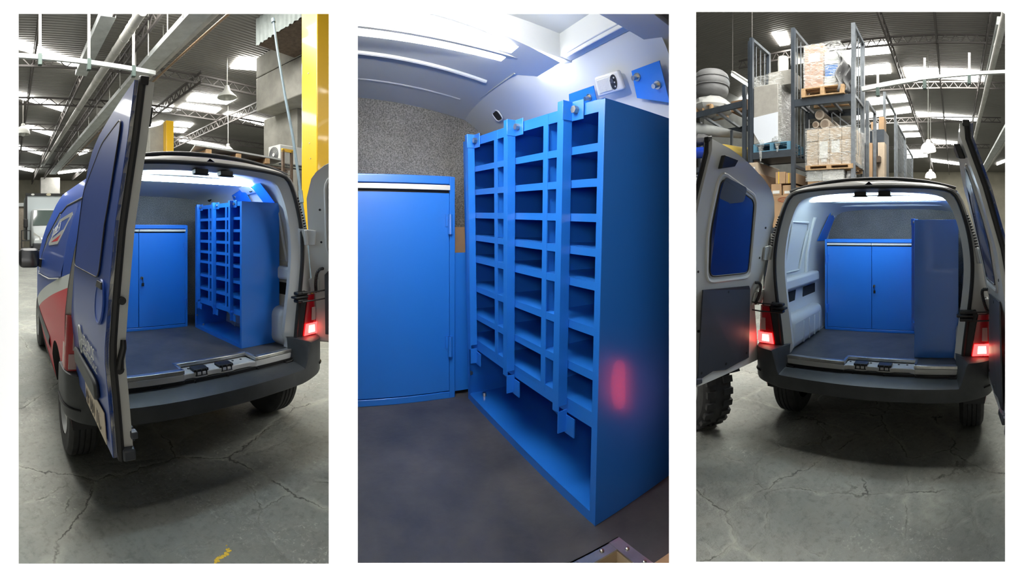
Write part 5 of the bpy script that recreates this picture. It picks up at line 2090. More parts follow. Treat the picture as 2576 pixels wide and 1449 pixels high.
M['dark_plaster'] = mat('dark_plaster', (0.16, 0.165, 0.155), 0.9, var=0.2, vscale=1)
M['clamp'] = mat('green_clamp', (0.03, 0.055, 0.045), 0.5)
M['pale_sheet'] = mat('white_corrugated', (0.36, 0.4, 0.385), 0.5, var=0.15, vscale=6)
M['truck_glass'] = mat('truck_glass', (0.10, 0.13, 0.12), 0.1, coat=0.3)
M['badge'] = mat('cream_badge', (0.55, 0.5, 0.35), 0.5)
hall_left()


# ================================================================== right bay: racks and roof above the second van
def pallet(fr, x0, x1, y0, y1, z0, h, m, label):
    g = thing(fr, 'pallet', label, 'pallet', ((x0 + x1) / 2, (y0 + y1) / 2, z0), 'pallets on the racks')
    w = (x1 - x0)
    bw = 0.1 * w
    for x in (x0, (x0 + x1 - bw) / 2, x1 - bw):
        for y in (y0, y1 - 0.1):
            mb = MB()
            mb.box(x, x + bw, y, y + 0.1, z0 + 0.02, z0 + h - 0.02)
            part('block', mb, m, g, sm=False)
    for y in (y0, (y0 + y1) / 2 - 0.05, y1 - 0.1):
        mb = MB()
        mb.box(x0, x1, y, y + 0.1, z0, z0 + 0.02)
        part('bottom_board', mb, m, g, sm=False)
    n = 5
    for k in range(n):
        y = lerp(y0, y1 - 0.1, k / (n - 1))
        mb = MB()
        mb.box(x0, x1, y, y + 0.1, z0 + h - 0.02, z0 + h)
        part('top_board', mb, m, g, sm=False)
    return g


def carton(fr, x0, x1, y0, y1, z0, z1, m, label, group=None, paper=None, strap=False, rz=0.0):
    c = ((x0 + x1) / 2, (y0 + y1) / 2, z0)
    if not paper and not strap and 'red printed' not in label:
        mb = MB()
        mb.box(x0, x1, y0, y1, z0, z1)
        return solo(fr, 'carton', mb, m, label, 'box', group, bev=0.006)
    g = thing(fr, 'carton', label, 'box', c, group)
    if rz:
        g.matrix_world = g.matrix_world @ Matrix.Rotation(rz, 4, 'Z')
    mb = MB()
    mb.box(x0, x1, y0, y1, z0, z1)
    part('box_body', mb, m, g, bev=0.006)
    mb = MB()
    mb.box(x0 + 0.004, x1 - 0.004, y0 - 0.002, y0 + 0.0, lerp(z0, z1, 0.97), z1 - 0.004)
    mb.box(x0 - 0.001, x1 + 0.001, y0 - 0.002, y1 + 0.001, z1 - 0.001, z1 + 0.002)
    if paper:
        u0, u1, v0, v1 = paper
        mb = MB()
        mb.box(lerp(x0, x1, u0), lerp(x0, x1, u1), y0 - 0.004, y0 - 0.0005, lerp(z0, z1, v0), lerp(z0, z1, v1))
        part('paper_label', mb, M['paper'], g, sm=False)
    if strap:
        for u in ((0.28, 0.78) if strap == 2 else (0.3,)):
            mb = MB()
            x = lerp(x0, x1, u)
            mb.box(x, x + 0.018, y0 - 0.004, y1 + 0.004, z0, z1 + 0.004)
            part('strap', mb, M['yellow_tape'], g, sm=False)
    return g


def film(fr, x0, x1, y0, y1, z0, z1, label, amp=0.02, seed=1):
    """loose stretch film around a load"""
    rnd = random.Random(seed)
    ph = [rnd.uniform(0, 6.28) for _ in range(6)]
    mb = MB()

    def fn(a, b):
        t = a * 4
        i = min(3, int(t))
        f = t - i
        P = [(x0, y0), (x1, y0), (x1, y1), (x0, y1), (x0, y0)]
        x, y = lerp(P[i][0], P[i + 1][0], f), lerp(P[i][1], P[i + 1][1], f)
        cx_, cy_ = (x0 + x1) / 2, (y0 + y1) / 2
        k = 1 + amp * (0.55 + 0.45 * math.sin(9 * b + ph[0] + 7 * a) * math.sin(31 * a + ph[1]))
        return (cx_ + (x - cx_) * k, cy_ + (y - cy_) * k, lerp(z0, z1, b))
    mb.grid(fn, 48, 12)
    o = solo(fr, 'stretch_film', mb, M['wrap'], label, 'film', 'stretch films round the loads')
    return o


def hall_right():
    fr = H3
    ZR = 7.0
    sector(fr, 'ceiling_right', -0.66, 0.40, 0.9, 40, ZR, ZR + 0.08, M['roof'])
    mb = MB()
    mb.box(-26, 9, 38.0, 38.3, 0, 7.6)
    solo(fr, 'wall_right_end', mb, M['plaster'], kind='structure', sm=False)
    mb = MB()
    mb.prism([(-8.5, 12.0, 0), (-8.5, 38, 0), (-8.7, 38, 0), (-8.7, 12.0, 0)], (0, 0, 7.0))
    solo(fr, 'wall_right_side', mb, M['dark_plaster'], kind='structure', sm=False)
    mb = MB()
    mb.box(5.5, 5.7, -2.5, 38.0, 0, 7.0)
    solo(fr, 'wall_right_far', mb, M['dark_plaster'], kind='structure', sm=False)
    q = [
        [(2078, 128), (2236, 107), (2244, 134), (2090, 151)], [(2150, 175), (2236, 162), (2241, 185), (2152, 191)],
        [(2273, 173), (2463, 180), (2477, 205), (2281, 197)], [(2183, 250), (2282, 240), (2286, 256), (2180, 266)],
        [(2150, 293), (2290, 270), (2292, 283), (2150, 302)], [(2303, 283), (2458, 296), (2455, 307), (2310, 294)],
        [(2262, 318), (2308, 318), (2310, 327), (2265, 329)], [(2270, 337), (2316, 336), (2318, 344), (2272, 346)],
        [(2342, 351), (2446, 363), (2442, 369), (2348, 360)], [(2277, 379), (2332, 378), (2320, 386), (2277, 388)],
        [(2277, 392), (2333, 388), (2333, 395), (2277, 399)], [(2340, 400), (2436, 413), (2432, 418), (2344, 407)],
        [(2278, 440), (2330, 437), (2330, 442), (2278, 447)], [(2356, 445), (2426, 455), (2426, 460), (2352, 451)],
        [(1942, 86), (1976, 82), (1986, 112), (1962, 116)], [(1858, 250), (1890, 238), (1892, 262), (1876, 274)],
        [(2508, 410), (2528, 402), (2528, 408), (2508, 416)],
    ]
    skylights(fr, q, ZR - 0.04, start=50)
    for i, (x0, x1, y0) in enumerate(((-4.4, -1.9, 6.6), (-1.5, 0.8, 7.0), (-2.0, 1.2, 3.0), (-1.9, 1.2, 5.0), (1.2, 2.6, 7.0))):
        mb = MB()
        mb.box(x0, x1, y0, y0 + 1.0, ZR - 0.04, ZR - 0.01)
        solo(fr, 'window_%d' % (80 + i), mb, M['skylight'], kind='structure', sm=False)
    for i, (p, r) in enumerate([((-1.75, 9.0, 6.5), (-1.72, 37, 6.5)), ((-0.47, 9.2, 6.6), (-0.45, 37, 6.6)), ((0.86, 9.0, 6.45), (0.86, 37, 6.45))]):
        truss(fr, 'trim_%d' % (i + 30), p, r, 0.26, M['truss'], 60)
    for i, y in enumerate((11, 14.5, 19, 25)):
        truss(fr, 'trim_%d' % (i + 34), (-0.45 * y - 1.5, y, 6.6), (2.2, y, 6.6), 0.22, M['truss'], 30)
    mb = MB()
    mb.prism([(0.98, 9.4, 6.3), (1.2, 9.4, 6.3), (1.18, 9.4, 6.5), (1.0, 9.4, 6.5)], (0, 4.0, 0))
    solo(fr, 'roof_gutter', mb, M['pale_steel'], 'pale gutter length under the roof at the top right beside the pipe', 'gutter', bev=0.01)
    g = thing(fr, 'round_duct', 'round grey duct descending toward the top of the right rear door', 'duct', (0.92, 7.0, 5.5))
    a, b = Vector((0.93, 7.2, 5.45)), Vector((0.90, 30, 5.75))
    mb = MB()
    mb.tube([a, b], 0.075, 16)
    part('duct', mb, M['pipe'], g)
    for k in range(10):
        c = a.lerp(b, ((k + 0.5) / 10) ** 2)
        mb = MB()
        mb.tube([c, c + Vector((0, 0.05, 0))], 0.08, 16)
        part('duct_joint', mb, M['pipe'], g)
    g = thing(fr, 'cable_tray', 'grey cable tray running below the roof at the right edge', 'tray', (1.9, 9, 4.9))
    mb = MB()
    mb.hexa([(1.62, 6.5, 4.62), (1.9, 6.5, 4.62), (1.9, 30, 5.3), (1.62, 30, 5.3), (1.62, 6.5, 4.72), (1.9, 6.5, 4.72), (1.9, 30, 5.4), (1.62, 30, 5.4)])
    part('tray_channel', mb, M['pale_steel'], g, sm=False)
    mb = MB()
    mb.tube([(2.0, 6.5, 4.65), (2.0, 30, 5.33)], 0.05, 10)
    part('tray_pipe', mb, M['pipe'], g)
    g = thing(fr, 'cross_bar', 'grey tubular bar crossing under the roof above the second van', 'bar', (-0.3, 8.0, 4.4))
    mb = MB()
    mb.bar((-1.85, 8.0, 4.36), (-0.72, 8.0, 4.50), 0.07, 0.09)
    mb.bar((-0.74, 8.0, 4.50), (1.3, 8.0, 4.68), 0.06, 0.065)
    part('bar', mb, M['pale_steel'], g, sm=False)
    for x in (-1.52, -0.58, 0.30):
        zz = 4.36 + (x + 1.85) * 0.105
        mb = MB()
        mb.box(x - 0.035, x + 0.035, 7.95, 8.05, zz - 0.2, zz - 0.03)
        part('clamp', mb, M['clamp'], g, bev=0.006)
        mb = MB()
        mb.box(x - 0.025, x + 0.025, 7.98, 8.0, zz - 0.03, zz + 0.42)
        part('hanger', mb, M['pipe'], g, sm=False)
    pendant(fr, fr.Y(2335, 381, 12.4), 0.24, ZR, 'larger white dome pendant lamp right of the mesh doors', True)
    pendant(fr, fr.Y(2341, 447, 17.5), 0.24, ZR, 'smaller glowing pendant lamp just above the second van roof', True)
    # fluorescent tube
    p0, p1 = fr.ray(1843, 187), fr.ray(1892, 219)
    p0, p1 = p0 * 10.0 + Vector((0, 0, EYE)), p1 * 9.2 + Vector((0, 0, EYE))
    g = thing(fr, 'fluorescent_lamp', 'lit fluorescent tube lamp hanging above the far left rack', 'lamp', p0)
    mb = MB()
    mb.tube([p0, p1], 0.045, 10)
    part('lamp_tube', mb, M['tube'], g)
    mb = MB()
    mb.bar(p0 + Vector((0, 0, 0.06)), p1 + Vector((0, 0, 0.06)), 0.09, 0.04)
    part('lamp_housing', mb, M['lamp_white'], g, sm=False)
    for p in (p0, p1):
        mb = MB()
        mb.cyl(p + Vector((0, 0, 0.07)), (p.x, p.y, ZR), 0.008, 6)
        part('hanger', mb, M['truss'], g)
    # ---------------- rack steelwork
    YF, YB = 7.5, 8.3
    X = lambda px, y=YF: y * math.tan((px - 2400) / F)
    Zp = lambda px, py, y=YF: fr.Y(px, py, y).z
    rk = thing(fr, 'pallet_rack', 'tall dark steel pallet rack of two bays behind the second van', 'rack', (-3.0, YF, 0), 'pallet racks')

    def post(x, y, zt, w=0.075, m='rack', par=rk):
        mb = MB()
        mb.box(x - w / 2, x + w / 2, y - 0.04, y + 0.04, 0, zt)
        part('upright', mb, M[m], par, sm=False)

    def beam(p, q_, w, h, m='rack', par=rk, nm='beam'):
        mb = MB()
        mb.bar(p, q_, w, h)
        part(nm, mb, M[m], par, sm=False)
    xa, xb, xc = X(1891), X(1996), X(2147)
    ztop = 5.55
    for x, m in ((xa, 'rack'), (xb, 'rack'), (xc, 'rack_pale')):
        zt = ztop if x < -2 else 5.45
        post(x, YF, zt, m=m)
        post(x, YB, zt, m=m)
        beam((x, YF, zt - 0.03), (x, YB, zt - 0.03), 0.07, 0.06, 'rack_pale')
        beam((x, YF, 4.1), (x, YB, 4.1), 0.05, 0.06, m)
        beam((x, YF, 2.8), (x, YB, 2.8), 0.05, 0.06, m)
        for yy in (7.7, 7.9, 8.1):
            beam((x, yy, 3.0), (x, yy, ztop - 0.1), 0.02, 0.02, 'rack_pale', nm='side_bar')
    post(xa - 0.07, YF + 0.02, ztop - 0.05, 0.03)
    # bay right: upper deck
    for z, yy in ((4.04, YF), (4.0, YB)):
        beam((xb, yy, z), (xc, yy, z), 0.05, 0.14)
    for k in range(4):
        x = lerp(xb, xc, (k + 0.6) / 4)
        beam((x, YF, 4.03), (x, YB, 4.0), 0.05, 0.05, nm='deck_bar')
    # bay left: lower deck
    for yy in (YF, YB):
        beam((xa, yy, 3.06), (xb, yy, 3.06), 0.05, 0.14)
    mb = MB()
    mb.box(xa, xb, YF, YB, 3.0, 3.03)
    part('deck', mb, M['rack'], rk, sm=False)
    for yy in (YF, YB):
        beam((xb, yy, 2.30), (xc, yy, 2.30), 0.05, 0.12)
        beam((xa, yy, 1.5), (xb, yy, 1.5), 0.05, 0.12)
    mb = MB()
    mb.box(xb, xc, YF, YB, 2.24, 2.26)
    mb.box(xa, xb, YF, YB + 0.5, 1.44, 1.46)
    part('deck', mb, M['rack'], rk, sm=False)
    # ---- left neighbour rack
    xl, xr = X(1700), X(1873)
    rl = thing(fr, 'pallet_rack', 'low dark steel rack at the far left with grey bundles on it', 'rack', (-5.0, 7.9, 0), 'pallet racks')
    zt = Zp(1872, 215)
    for x in (xl, xr):
        for yy in (YF, YB + 0.2):
            post(x, yy, zt if x == xr else 4.3, par=rl)
    for yy in (YF, YB + 0.2):
        beam((xl, yy, 4.12 if yy == YF else 3.95), (xr, yy, 4.20 if yy == YF else 3.95), 0.05, 0.13, par=rl)
    for k in range(4):
        x = lerp(xl, xr, (k + 0.8) / 4.4)
        beam((x, YF, 4.12), (x, YB + 0.2, 3.98), 0.06, 0.05, 'rack_pale', rl, 'deck_bar')
    for z in (2.9, 2.2):
        for yy in (YF + 0.1, YB + 0.2):
            beam((xl, yy, z), (xr, yy, z), 0.05, 0.1, par=rl)
        mb = MB()
        mb.box(xl, xr, YF + 0.1, YB + 0.2, z + 0.05, z + 0.07)
        part('deck', mb, M['rack'], rl, sm=False)
    # loads on the left rack
    pallet(fr, X(1745), X(1786), YF + 0.05, YB, 4.20, 0.16, M['wood'], 'wooden pallet end under the grey bundle at far left')
    mb = MB()
    cx_ = X(1765)
    mb.ball((cx_ - 0.05, 8.0, Zp(1765, 258)), 0.46, 0.5, 0.24, 18, 10, 0.10, 3)
    solo(fr, 'wrapped_bundle', mb, M['wrap_grey'], 'crumpled translucent film bundle on the pallet at far left', 'bundle')
    g = thing(fr, 'rolled_bundle', 'fat grey rolled bundle on top of the crumpled film at far left', 'bundle', (cx_, 8.0, 4.9))
    zc_ = Zp(1765, 195)
    mb = MB()
    prof = [(0.0, -0.36), (0.25, -0.35), (0.38, -0.27), (0.42, -0.18), (0.415, -0.10), (0.44, -0.07), (0.45, 0.03), (0.43, 0.08), (0.435, 0.11), (0.41, 0.20), (0.33, 0.27), (0.15, 0.31), (0.0, 0.315)]
    mb.lathe(prof, (cx_ - 0.08, 8.0, zc_), 'Z', 24)
    part('roll_body', mb, M['grey_wrap'], g)
    for z in (-0.085, 0.095):
        mb = MB()
        mb.tube([(cx_ - 0.08 + 0.437 * math.cos(2 * PI * i / 24), 8.0 + 0.437 * math.sin(2 * PI * i / 24), zc_ + z) for i in range(24)], 0.012, 6, closed=True)
        part('tie_band', mb, M['grey_wrap'], g)
    carton(fr, X(1815), X(1856), 7.9, 8.4, 4.2, Zp(1840, 255, 7.9), M['cardboard_dark'], 'plain brown carton on the upper deck of the far left rack')
    mb = MB()
    pa, pb = fr.Y(1735, 322, 7.6), fr.Y(1866, 341, 8.4)
    mb.tube([pa, pa.lerp(pb, 0.5), pb], [0.15, 0.13, 0.07], 12)
    solo(fr, 'long_roll', mb, M['pale_steel'], 'long tapering pale roll lying under the far left deck', 'roll')
    for k in range(2):
        mb = MB()
        mb.bar((lerp(xl, xr, 0.3 + 0.4 * k), 7.9, 2.97), (lerp(xl, xr, 0.3 + 0.4 * k), 7.9, Zp(1800, 345, 7.9) + 0.1), 0.05, 0.05)
        solo(fr, 'short_prop', mb, M['rack'], ['short dark prop under the thick end of the long pale roll', 'short dark prop under the thin end of the long pale roll'][k], 'prop', 'props under the long roll')
    mb = MB()
    pa, pb = fr.Y(1730, 386, 7.55), fr.Y(1786, 383, 7.65)
    mb.tube([pa, pb, pb + Vector((0.04, 0, 0))], [0.13, 0.13, 0.06], 14)
    solo(fr, 'blue_roll', mb, M['blue_plastic'], 'shiny blue roll at the left edge above the open door', 'roll')
    mb = MB()
    pa, pb = fr.Y(1795, 376, 7.7), fr.Y(1882, 388, 7.9)
    mb.tube([pa, pa.lerp(pb, 0.3), pa.lerp(pb, 0.7), pb], [0.13, 0.15, 0.14, 0.15], 12)
    solo(fr, 'yellow_roll', mb, M['yellow_wrap'], 'yellow wrapped roll behind the top of the left rear door', 'roll')
    mb = MB()
    c = fr.Y(1764, 352, 7.8)
    mb.ball(c, 0.24, 0.25, 0.13, 14, 8, 0.12, 8)
    solo(fr, 'dark_bag', mb, M['grey_wrap'], 'dark grey bag lying between the long roll and the blue roll', 'bag')
    for k in range(3):
        x0 = lerp(xl, xr, 0.45 + 0.18 * k)
        carton(fr, x0, x0 + 0.26, 8.0, 8.4, 2.97, 3.35 - 0.06 * (k % 2), M['cardboard_dark'], ['brown box behind the yellow roll, first from the left', 'brown box behind the yellow roll, middle one', 'brown box behind the yellow roll, next to the upright'][k], 'brown boxes behind the rolls')
    for k in range(2):
        mb = MB()
        c = fr.Y(1762 + 60 * k, 440 + 25 * k, 7.8)
        mb.ball((c.x, c.y, 2.52), 0.34, 0.3, 0.27, 14, 8, 0.08, k)
        solo(fr, 'grey_sack', mb, M['wrap_grey'], ['pale grey sack at the left edge below the blue roll', 'pale grey sack hidden behind the left rear door top'][k], 'sack', 'grey sacks')
    # ---- left bay: blue pallet with the wrapped white appliance, brown cartons below
    pallet(fr, xa + 0.05, xb - 0.05, YF - 0.02, YB - 0.1, 3.13, 0.17, M['blue_pallet'], 'blue painted pallet under the tall white wrapped load')
    x0, x1 = X(1896), X(1957)
    z0, zm, z1 = 3.31, Zp(1925, 290), Zp(1925, 214)
    g = thing(fr, 'wrapped_load', 'tall load with white card over grey board on the blue pallet', 'load', ((x0 + x1) / 2, 7.8, z0))
    mb = MB()
    mb.box(x0, x1, YF, YB - 0.12, z0, z1)
    part('grey_board', mb, M['grey_board'], g, bev=0.01)
    mb = MB()
    w0 = x0 + 0.005
    mb.prism([(w0 + 0.16, YF - 0.012, z0 - 0.02), (x1 + 0.005, YF - 0.012, z0 + 0.03), (x1 + 0.005, YF - 0.012, zm + 0.03), (w0, YF - 0.012, zm - 0.02), (w0, YF - 0.012, z0 + 0.24)], (0, 0.012, 0))
    part('white_card', mb, M['white_card'], g, sm=False)
    carton(fr, X(1925), X(1985), YF + 0.15, YB - 0.1, z1 + 0.0, z1 + 0.30, M['grey_board'], 'grey wrapped carton on top of the tall white load')
    mb = MB()
    zz = z1 + 0.30
    cxx = X(1955)
    mb.lathe([(0, 0), (0.11, 0), (0.115, 0.2), (0.11, 0.30), (0.115, 0.33), (0.0, 0.34)], (cxx, 7.8, zz), 'Z', 18)
    solo(fr, 'white_drum', mb, M['paper'], 'white drum standing on the grey wrapped carton', 'drum')
    film(fr, x0 + 0.01, X(1988, 8.0), YF + 0.03, YB - 0.06, z0 - 0.05, z1 + 0.22, 'loose film round the tall white load on the blue pallet', 0.05, 5)
    for (px, py, dz) in ((1913, 372, 0.28), (1955, 362, 0.16)):
        mb = MB()
        c = fr.Y(px, py, YF - 0.06)
        mb.tube([c + Vector((-0.03, 0.02, 0.10)), c + Vector((0.015, 0, 0.03)), c + Vector((-0.01, 0.01, -0.05)), c + Vector((0.008, 0, -dz * 0.7)), c + Vector((0, 0, -dz))], [0.11, 0.07, 0.035, 0.025, 0.012], 7)
        solo(fr, 'film_tail', mb, M['wrap'], 'twisted tail of film hanging off the blue pallet, ' + ('longer' if dz > 0.2 else 'shorter') + ' one', 'film', 'hanging film tails')
    mb = MB()
    x2 = X(1945)
    mb.box(x2, X(1984), YB + 0.1, YB + 0.14, Zp(1960, 165, YB), Zp(1960, 124, YB))
    o = solo(fr, 'white_board', mb, M['paper'], 'white board hanging behind the rack between its uprights', 'panel', bev=0.01)
    mb = MB()
    mb.bar((X(1985), YB + 0.12, Zp(1960, 145, YB)), (xb, YB + 0.05, Zp(1960, 145, YB)), 0.05, 0.05)
    mb.ball((X(1976), YB + 0.05, Zp(1960, 132, YB)), 0.16, 0.1, 0.07)
    part('panel_arm', mb, M['black'], o)
    # brown cartons below the deck: a tall stack and a stepped pile
    sx0, sx1 = X(1887), X(1906)
    zz = 2.92
    kk = 0
    h = 0.235
    names = ['topmost', 'second', 'third', 'fourth', 'fifth', 'lowest']
    for k in range(6):
        zb_ = zz - h * (k + 1)
        carton(fr, X(1886 + (2 if k else 0)), X(1908 + 4 * (k > 0)), YF - 0.05, YB + 0.25, zb_ + 0.002, zb_ + h, M['cardboard'] if k else M['cardboard_pale'],
               names[k] + ' carton of the tall brown stack beside the open left door', 'brown carton stack by the door', (0.1, 0.75, 0.25, 0.6) if k == 0 else None, 1 if k in (1, 3) else False)
    rows = [[(1951, 1976, 434, 461, 1), (1976, 1999, 430, 461, 1)], [(1940, 1966, 464, 492, 0), (1968, 1998, 462, 490, 0)], [(1944, 1985, 490, 514, 0), (1986, 2010, 490, 514, 0)]]
    lab = ['strapped brown carton at the top of the stepped pile, left one', 'strapped brown carton at the top of the stepped pile, right one',
           'brown carton with white label in the middle of the stepped pile', 'brown carton with tilted white label next to the rack upright',
           'brown carton with red printed oval mark in the stepped pile', 'brown carton low in the pile next to the van roof']
    i = 0
    zlow = 1.47
    Zs = [Zp(1970, 432), Zp(1970, 462), Zp(1970, 491), zlow]
    for r, row in enumerate(rows):
        for (a_, b_, c_, d_, st) in row:
            g = carton(fr, X(a_), X(b_) - 0.01, YF + 0.02 * (i % 2), YB, Zs[r + 1] + 0.002, Zs[r] - 0.03 * (i % 2), M['cardboard'], lab[i], 'stepped pile of brown cartons', (0.15, 0.85, 0.15, 0.42) if r == 1 else None, st)
            if i == 4:
                mb = MB()
                cx2, cz2 = X(1972), lerp(Zs[2], Zs[3], 0.12)
                mb.tube([(cx2 + 0.13 * math.cos(2 * PI * j / 20), YF - 0.003, cz2 + 0.045 * math.sin(2 * PI * j / 20)) for j in range(20)], 0.006, 5, closed=True)
                part('printed_mark', mb, M['red_print'], g)
                text('printed_word', 'OXXO', 0.075, (cx2 - 0.1, YF - 0.006, cz2 - 0.027), (1, 0, 0), (0, 0, 1), M['red_print'], g)
            i += 1
    # dark filler boxes behind
    carton(fr, X(1925, 8.6), X(1995, 8.6), 8.45, 8.8, 1.47, 2.75, M['cardboard_dark'], 'large dark brown carton behind the tall stack under the deck')
    # ---- right bay upper deck: pallet, tall pink-brown carton, wrapped blue and white goods, black sheet
    pallet(fr, X(2019), X(2126), YF - 0.08, YB - 0.05, 4.12, 0.17, M['wood'], 'orange wooden pallet on the top deck of the right bay')
    zt = 4.30
    carton(fr, X(2024), X(2071), YF, YB - 0.15, zt, Zp(2048, 112), M['cardboard_pink'], 'tall pinkish brown carton with a white label, top deck', None, (0.22, 0.82, 0.60, 0.80))
    carton(fr, X(2073), X(2112), YF + 0.02, YB - 0.2, zt, Zp(2090, 190), M['wrap_pale'], 'pale wrapped package under the blue one, top deck')
    carton(fr, X(2074), X(2108), YF + 0.03, YB - 0.2, Zp(2090, 190), Zp(2090, 160), M['blue_plastic2'], 'bright blue package between pale wrapped packages, top deck')
    carton(fr, X(2073), X(2113), YF + 0.02, YB - 0.2, Zp(2090, 160), Zp(2090, 128), M['wrap_pale'], 'pale wrapped package on top of the blue one, top deck')
    film(fr, X(2023), X(2114), YF - 0.02, YB - 0.1, zt - 0.02, Zp(2048, 112) + 0.0, 'shiny film round the pinkish carton and blue package', 0.03, 9)
    mb = MB()
    rnd = random.Random(2)
    xs0, xs1 = X(2108), X(2142)

    def sheet(a, b):
        x = lerp(xs0, xs1, a)
        z = lerp(Zp(2120, 132), 4.15, b)
        return (x + 0.05 * math.sin(9 * b), YF - 0.08 + 0.06 * math.sin(14 * a + 5 * b) + 0.25 * a, z - 0.3 * a * (1 - b))
    mb.grid(sheet, 12, 14)
    o = solo(fr, 'plastic_sheet', mb, M['grey_wrap'], 'dark crumpled plastic sheet hanging over the top deck load', 'sheet')
    sol = o.modifiers.new('thickness', 'SOLIDIFY')
    sol.thickness = 0.012
    for k, (px, py) in enumerate(((2128, 152), (2138, 160))):
        mb = MB()
        c = fr.Y(px, py, YF + 0.2)
        mb.lathe([(0, 0), (0.05, 0.0), (0.06, 0.08), (0.055, 0.2), (0.02, 0.25), (0.0, 0.25)], (c.x, c.y, c.z - 0.12), 'Z', 12)
        mb.bar((c.x, c.y, c.z - 0.12), (c.x, c.y, 4.12), 0.03, 0.03)
        solo(fr, 'white_canister', mb, M['paper'], ['white canister beside the dark plastic sheet, left one', 'white canister beside the dark plastic sheet, right one'][k], 'canister', 'white canisters')
    # ---- rolls on the carton block
    zr = Zp(2070, 322)
    for k, (px, py, r) in enumerate(((2051, 313, 0.07), (2075, 311, 0.105), (2061, 288, 0.10))):
        c = fr.Y(px, py, 7.6)
        mb = MB()
        mb.tube([(c.x, 7.62, c.z), (c.x, 9.6, c.z)], r, 18)
        ro = solo(fr, 'fabric_roll', mb, M['straw'], ['brown fabric roll lying on the wrapped carton block, left', 'brown fabric roll lying on the wrapped carton block, right with spiral end', 'pale fabric roll lying on the two brown rolls'][k], 'roll', 'fabric rolls')
        mb = MB()
        mb.tube([(c.x + t * 0.004 * r / 0.12 * math.cos(t), 7.612, c.z + t * 0.004 * r / 0.12 * math.sin(t)) for t in [0.5 * j for j in range(46)]], 0.003, 4)
        part('spiral_end', mb, M['cardboard_dark'], ro)
    g = thing(fr, 'steel_stand', 'thin steel stand resting on the carton block beside the rolls', 'frame', (X(2105), 7.9, zr))
    for px in (2093, 2114):
        mb = MB()
        x = X(px, 7.9)
        mb.bar((x, 7.9, zr - 0.02), (x, 7.9, Zp(px, 285, 7.9)), 0.02, 0.02)
        part('leg', mb, M['rack_pale'], g, sm=False)
    mb = MB()
    mb.bar((X(2095, 7.9), 7.9, Zp(2095, 283, 7.9)), (X(2140, 7.9), 7.9, Zp(2140, 318, 7.9)), 0.025, 0.025)
    part('brace', mb, M['rack_pale'], g, sm=False)
    # ---- wrapped carton block on a pallet, and the layer below
    bx0, bx1 = X(2029), X(2145) + 0.02
    zlev = [Zp(2085, 415), Zp(2085, 384), Zp(2085, 353), Zp(2085, 322)]
    pallet(fr, bx0, bx1, YF - 0.06, YB, Zp(2085, 424) - 0.02, zlev[0] - Zp(2085, 424) + 0.02, M['wood'], 'wooden pallet under the big film wrapped carton block')
    words = ['bottom', 'middle', 'top']
    cols_ = ['first', 'second', 'third', 'fourth']
    for r in range(3):
        n = 4
        for c in range(n):
            xa_, xb_ = lerp(bx0, bx1, c / n), lerp(bx0, bx1, (c + 1) / n)
            pp = None
            if r == 1 and c in (1, 2):
                pp = (0.12, 0.85, -0.45, 0.95)
            elif r == 0 and c == 1:
                pp = (0.25, 0.75, 0.25, 0.8)
            carton(fr, xa_ + 0.004, xb_ - 0.004, YF + 0.01 * ((c + r) % 2), YB - 0.1, zlev[r] + 0.003, zlev[r + 1] - 0.002, M['cardboard_pale'],
                   'pale carton, %s layer of the wrapped block, %s from the left' % (words[r], cols_[c]), 'cartons of the wrapped block', pp)
    film(fr, bx0 - 0.01, bx1 + 0.03, YF - 0.02, YB - 0.06, zlev[0] - 0.02, zlev[3] + 0.02, 'glossy film round the big carton block on its pallet', 0.03, 11)
    zl = [Zp(2085, 468), Zp(2085, 455), Zp(2085, 425)]
    for c in range(4):
        xa_, xb_ = lerp(bx0 + 0.02, bx1 - 0.02, c / 4), lerp(bx0 + 0.02, bx1 - 0.02, (c + 1) / 4)
        carton(fr, xa_ + 0.003, xb_ - 0.003, YF, YB, 2.31, zl[1], M['cardboard'], 'brown carton in the lowest visible row just over the van roof, %s from the left' % cols_[c], 'cartons over the van roof')
    carton(fr, bx0 + 0.01, lerp(bx0, bx1, 0.34), YF, YB, zl[1] + 0.002, zl[2] - 0.03, M['wrap_pale'], 'pale wrapped package under the pallet, left one', 'wrapped packages under the pallet')
    carton(fr, lerp(bx0, bx1, 0.35), lerp(bx0, bx1, 0.80), YF - 0.02, YB, zl[1] + 0.002, zl[2] - 0.03, M['paper'], 'white wrapped package under the pallet, wide middle one', 'wrapped packages under the pallet')
    mb = MB()
    c = fr.Y(2134, 441, YF)
    mb.ball((c.x, YF + 0.2, c.z), 0.1, 0.2, 0.12, 12, 8, 0.12, 4)
    solo(fr, 'film_bundle', mb, M['wrap_grey'], 'shiny crumpled film bundle under the pallet beside the pale upright', 'bundle')
    film(fr, bx0 + 0.0, lerp(bx0, bx1, 0.82), YF - 0.03, YB, zl[1], zl[2] - 0.02, 'shiny film round the packages under the pallet', 0.02, 12)
    # ---- frames receding along the aisle
    rf = thing(fr, 'rack_frame', 'receding row of pale steel side frames with mesh doors', 'rack', (-1.9, 11, 0), 'pallet racks')
    xf = xc
    for (ya, yb, zt, mesh) in ((8.75, 9.6, 4.36, False), (10.96, 13.0, 5.3, False), (13.3, 15.6, 5.1, True), (15.9, 18.4, 4.9, True)):
        for yy in (ya, yb):
            post(xf, yy, zt, 0.07, 'rack_pale', rf)
        beam((xf, ya, zt - 0.03), (xf, yb, zt - 0.03), 0.06, 0.06, 'rack_pale', rf)
        if zt > 4.5:
            beam((xf, ya, 2.9), (xf, yb, 2.3), 0.05, 0.05, 'rack_pale', rf)
            beam((xf, ya, 2.3), (xf, yb, 2.3), 0.05, 0.05, 'rack_pale', rf)
